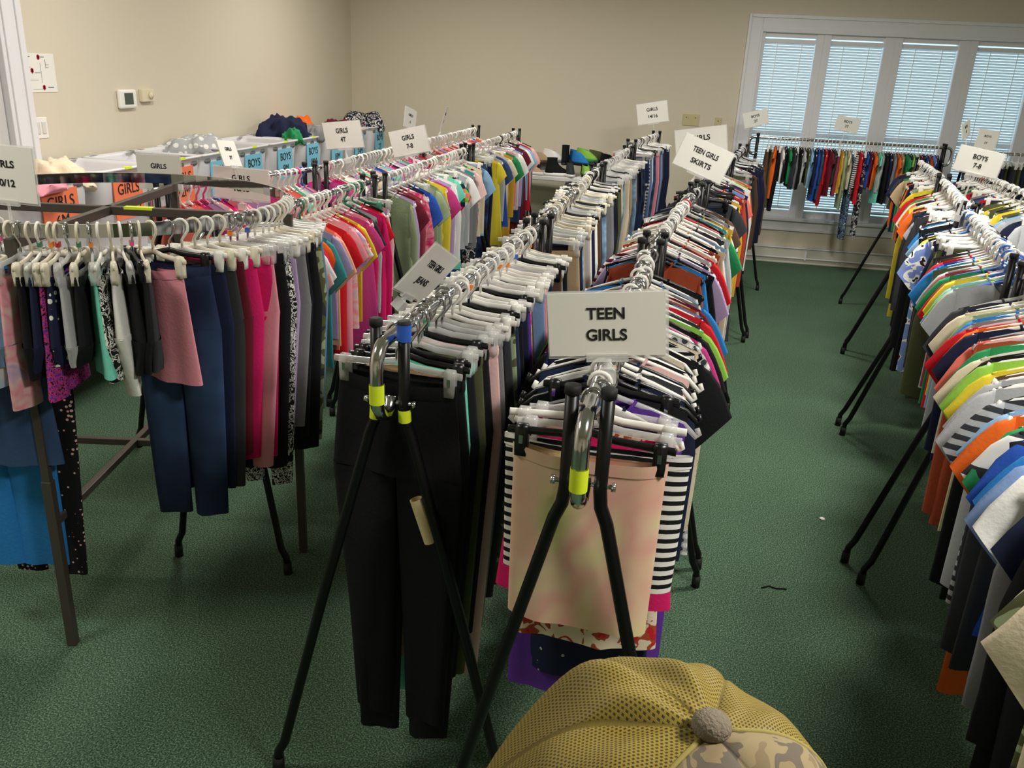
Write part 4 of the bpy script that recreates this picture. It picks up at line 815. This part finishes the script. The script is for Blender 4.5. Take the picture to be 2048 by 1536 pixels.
# local frame: +x is forward, z up
V = [(0, 0, .80), (0, 0, .95), (0, 0, 1.12), (0, 0, 1.24), (.0, 0, 1.31), (.01, 0, 1.36)]; Rr = [(.115, .15), (.10, .135), (.105, .15), (.085, .12), .05, .048]
E_ = [(0, 1), (1, 2), (2, 3), (3, 4), (4, 5)]
for sy in (-1, 1):
    o = len(V); V += [(0, sy * .15, 1.24), (-.01, sy * .19, 1.02), (.05, sy * .17, .84), (.07, sy * .16, .78)]; Rr += [.05, .036, .028, .03]; E_ += [(3, o), (o, o + 1), (o + 1, o + 2), (o + 2, o + 3)]
    o = len(V); V += [(0, sy * .075, .70), (.015, sy * .085, .42), (-.01, sy * .09, .08), (.09, sy * .1, .04)]; Rr += [.075, .052, .036, .034]; E_ += [(0, o), (o, o + 1), (o + 1, o + 2), (o + 2, o + 3)]
    for k in range(5):
        if k < 4: p0 = (.075 + .012 * k - .02, sy * (.16), .765); P = [p0, (p0[0] + .004, sy * .158, .73 + .004 * abs(k - 1)), (p0[0] + .002, sy * .15, .70 + .005 * abs(k - 1)), (p0[0] - .002, sy * .14, .685 + .005 * abs(k - 1))]
        else: P = [(.10, sy * .15, .80), (.115, sy * .14, .775), (.118, sy * .132, .75)]
        skin_obj('finger', P, [(j, j + 1) for j in range(len(P) - 1)], [.009, .0085, .008, .007][:len(P)], SKIN, pr, 0, 1)
skin_obj('body', V, E_, Rr, SKIN, pr)
# clothing over the body
def torso(name, secs, mat): return obj(name, MB().rings([[(x + rx * cos(a), ry * sin(a), z) for a in [2 * pi * k / 24 for k in range(24)]] for x, z, rx, ry in secs]), mat, pr)
torso('shirt', [(0, 1.335, .052, .056), (0, 1.315, .07, .10), (0, 1.285, .1, .155), (0, 1.25, .115, .185), (0, 1.19, .125, .195), (0, 1.1, .13, .18), (0, .95, .125, .165), (0, .76, .135, .175)], cmat('olive'))
for sy in (-1, 1):
    m = MB().tube([(0, sy * .125, 1.25), (-.005, sy * .175, 1.16), (-.01, sy * .195, 1.04), (.0, sy * .19, .99)], [.066, .062, .055, .053], 14, True); obj('sleeve', m, cmat('olive'), pr)
    m = MB().tube([(0, sy * .07, .84), (0, sy * .078, .7), (.01, sy * .088, .42), (-.008, sy * .092, .1), (-.008, sy * .092, .03)], [.095, .09, .066, .056, .06], 16, False); obj('trouser_leg', m, cmat('denim'), pr)
    obj('boot', MB().rings([[(.045 + .125 * cos(a) * g, sy * .098 + .048 * sin(a) * g, z) for a in [2 * pi * k / 16 for k in range(16)]] for z, g in ((0, 1), (.03, 1.02), (.06, .86), (.085, .5))], True, True, True), cmat('brown'), pr)
# head with a face under the cap
hd = MB(); rs = []
for i in range(19):
    v = i / 18; z = Z0 - .004 - .225 * v; th = pi * v
    r = sin(th) ** .6 if 0 < v < 1 else .02
    ring = []
    for k in range(28):
        a = 2 * pi * k / 28; cf = cos(a); rx = .092; ry = .073 * (1 - .25 * max(0, v - .5))
        x = rx * r * cf * (1 - (.28 * max(0, v - .55) if cf < 0 else 0)) + .01; y = ry * r * sin(a)
        front = math.exp(-(y / .014) ** 2) if cf > 0 else 0
        x += front * (.022 * math.exp(-((v - .62) / .06) ** 2) + .010 * math.exp(-((v - .78) / .03) ** 2))
        x -= (.009 * math.exp(-((v - .5) / .045) ** 2) * math.exp(-((abs(y) - .032) / .014) ** 2)) if cf > 0 else 0
        ring.append((x, y, z))
    rs.append(ring)
hd.rings(rs, True, True, True); head = obj('head', hd, SKIN, pr)
for sy in (-1, 1):
    obj('eye', MB().lathe([(.001, -.008), (.008, -.005), (.011, 0), (.008, .005), (.001, .008)], 12, (.088, sy * .032, Z0 - .12)), cmat('white'), head)
    obj('ear', MB().rings([[(-.004 + .02 * cos(a) * g, sy * (.072 + t), Z0 - .13 + .03 * sin(a) * g) for a in [2 * pi * k / 14 for k in range(14)]] for t, g in ((0, .8), (.008, 1), (.012, .85), (.009, .6))], True, True, True), SKIN, head)
obj('mouth', MB().rings([[(.1 - abs(y) * .35, y, Z0 - .183 + .003 * cos(a)) for a in [2 * pi * k / 8 for k in range(8)]] for y in (-.024, -.01, 0, .01, .024)]), cmat('rose'), head)
hr = MB(); rs = []
for j in range(8):
    z = Z0 - .115 - .09 * j / 7; rs.append([((-.006 + .088 * cos(a)) , .076 * sin(a), z) for a in [pi * .38 + pi * 1.24 * k / 20 for k in range(21)]])
hr.rings(rs, closed=False); obj('hair', hr, HAIR, pr)
# cap
def mesh_fabric(nt):
    uv = nt.nodes.new('ShaderNodeUVMap'); mp = nt.nodes.new('ShaderNodeMapping'); mp.inputs['Scale'].default_value = (1, 1, 1); nt.links.new(uv.outputs[0], mp.inputs[0])
    br = nt.nodes.new('ShaderNodeTexBrick'); br.offset = .5; br.inputs['Scale'].default_value = 1; br.inputs['Mortar Size'].default_value = .30; br.inputs['Mortar Smooth'].default_value = .35
    br.inputs['Brick Width'].default_value = 1.; br.inputs['Row Height'].default_value = 1.0
    br.inputs['Color1'].default_value = (*lin((72, 62, 28)), 1); br.inputs['Color2'].default_value = (*lin((84, 72, 34)), 1); br.inputs['Mortar'].default_value = (*lin((150, 130, 58)), 1)
    nt.links.new(mp.outputs[0], br.inputs['Vector']); return br.outputs['Color']
MESHF = pat('mustard cap mesh', mesh_fabric, .55)
nt = MESHF.node_tree; b = nt.nodes['Principled BSDF']; br = [x for x in nt.nodes if x.type == 'TEX_BRICK'][0]
bp = nt.nodes.new('ShaderNodeBump'); bp.inputs['Strength'].default_value = .7; bp.inputs['Distance'].default_value = .0012; nt.links.new(br.outputs['Fac'], bp.inputs['Height']); nt.links.new(bp.outputs[0], b.inputs['Normal'])
CAMOF = pat('tan camouflage twill', noisy([(132, 116, 88), (150, 134, 102), (106, 96, 84), (142, 126, 94), (96, 88, 80)], 38, True, .4), .9)
def crown_pt(a, q):
    """a: angle round from the front, q: 0 at the button .. 1 at the band (person frame, button-centred)"""
    R = .126; Ry = .121
    seam = abs(sin(3 * a)) ** .5
    rad = q * (1 - .0 * seam)
    zz = -.118 * (q ** 3.4) * 1.0 - .008 * q
    bulge = .006 * seam * sin(pi * min(1, q * 1.1))
    back = .5 - .5 * cos(a); zz -= .022 * back * q * (1 - .3 * q)
    cr = .006 * sin(a * 2 + 1.1) * sin(q * pi) + .0045 * sin(5 * a + q * 6) * q * (1 - q) * 4 * back + .003 * sin(9 * a - q * 11) * sin(q * pi) * back
    bx, by = -BK[0], -BK[1]                       # world offset of the button from the crown middle
    fx = bx * cos(FA) + by * sin(FA); fy = -bx * sin(FA) + by * cos(FA)
    k = q ** .85
    return (fx * (1 - k) + R * k * cos(a), fy * (1 - k) + Ry * k * sin(a), PZ - .004 + zz + bulge + cr)
def crown(name, a0, a1, mat, na):
    nq = 26; P = [[crown_pt(a0 + (a1 - a0) * i / na, .0 + j / nq) for j in range(nq + 1)] for i in range(na + 1)]
    m = MB(); m.rings(P, closed=False); me = m.mesh(name, mat); uvl = me.uv_layers.new(name='UVMap'); n1 = nq + 1
    for lp in me.loops:
        i, j = divmod(lp.vertex_index, n1); q = j / nq; a = a0 + (a1 - a0) * i / na
        sec = math.floor(a / (pi / 3)) ; am = (sec + .5) * pi / 3                 # each panel's threads run straight from rim to top
        uvl.data[lp.index].uv = (q * .14 / .0026 * cos(a - am) , q * .14 / .0019 * sin(a - am) + 200)
    o = link(name, me, cap); sd = o.modifiers.new('solid', 'SOLIDIFY'); sd.thickness = .0015; return o
cap = empty('cap', '', ''); del cap['label'], cap['category']; cap.parent = pr
fw = radians(60)
crown('mesh_panel', fw, 2 * pi - fw, MESHF, 120); crown('front_panel', -fw, fw, CAMOF, 60)
for a in (fw, -fw):
    obj('seam', MB().tube([Vector(crown_pt(a, q / 20)) + Vector((0, 0, .001)) for q in range(1, 21)], .0016, 6), plain('cap piping', (150, 136, 70), .8), cap)
bx = crown_pt(0, 0)
obj('button', MB().lathe([(.001, -.004), (.0088, -.003), (.0108, .001), (.0102, .005), (.0072, .0080), (.001, .0092)], 22, (bx[0], bx[1], bx[2] + .002)), plain('felt cap button', (128, 116, 100), .95, bump=.4, bscale=500), cap)
bm = MB(); rs = []
for j in range(9):
    q = j / 8; rs.append([((.116 + .07 * q) * cos(a) * 1.0 - 0, .11 * sin(a) * (1 - .04 * q), PZ - .125 - .022 * q - .03 * (sin(a) ** 2) * q) for a in [-fw * 1.05 + 2 * fw * 1.05 * k / 24 for k in range(25)]])
bm.rings(rs, closed=False); o = obj('brim', bm, CAMOF, cap); sd = o.modifiers.new('s', 'SOLIDIFY'); sd.thickness = .003
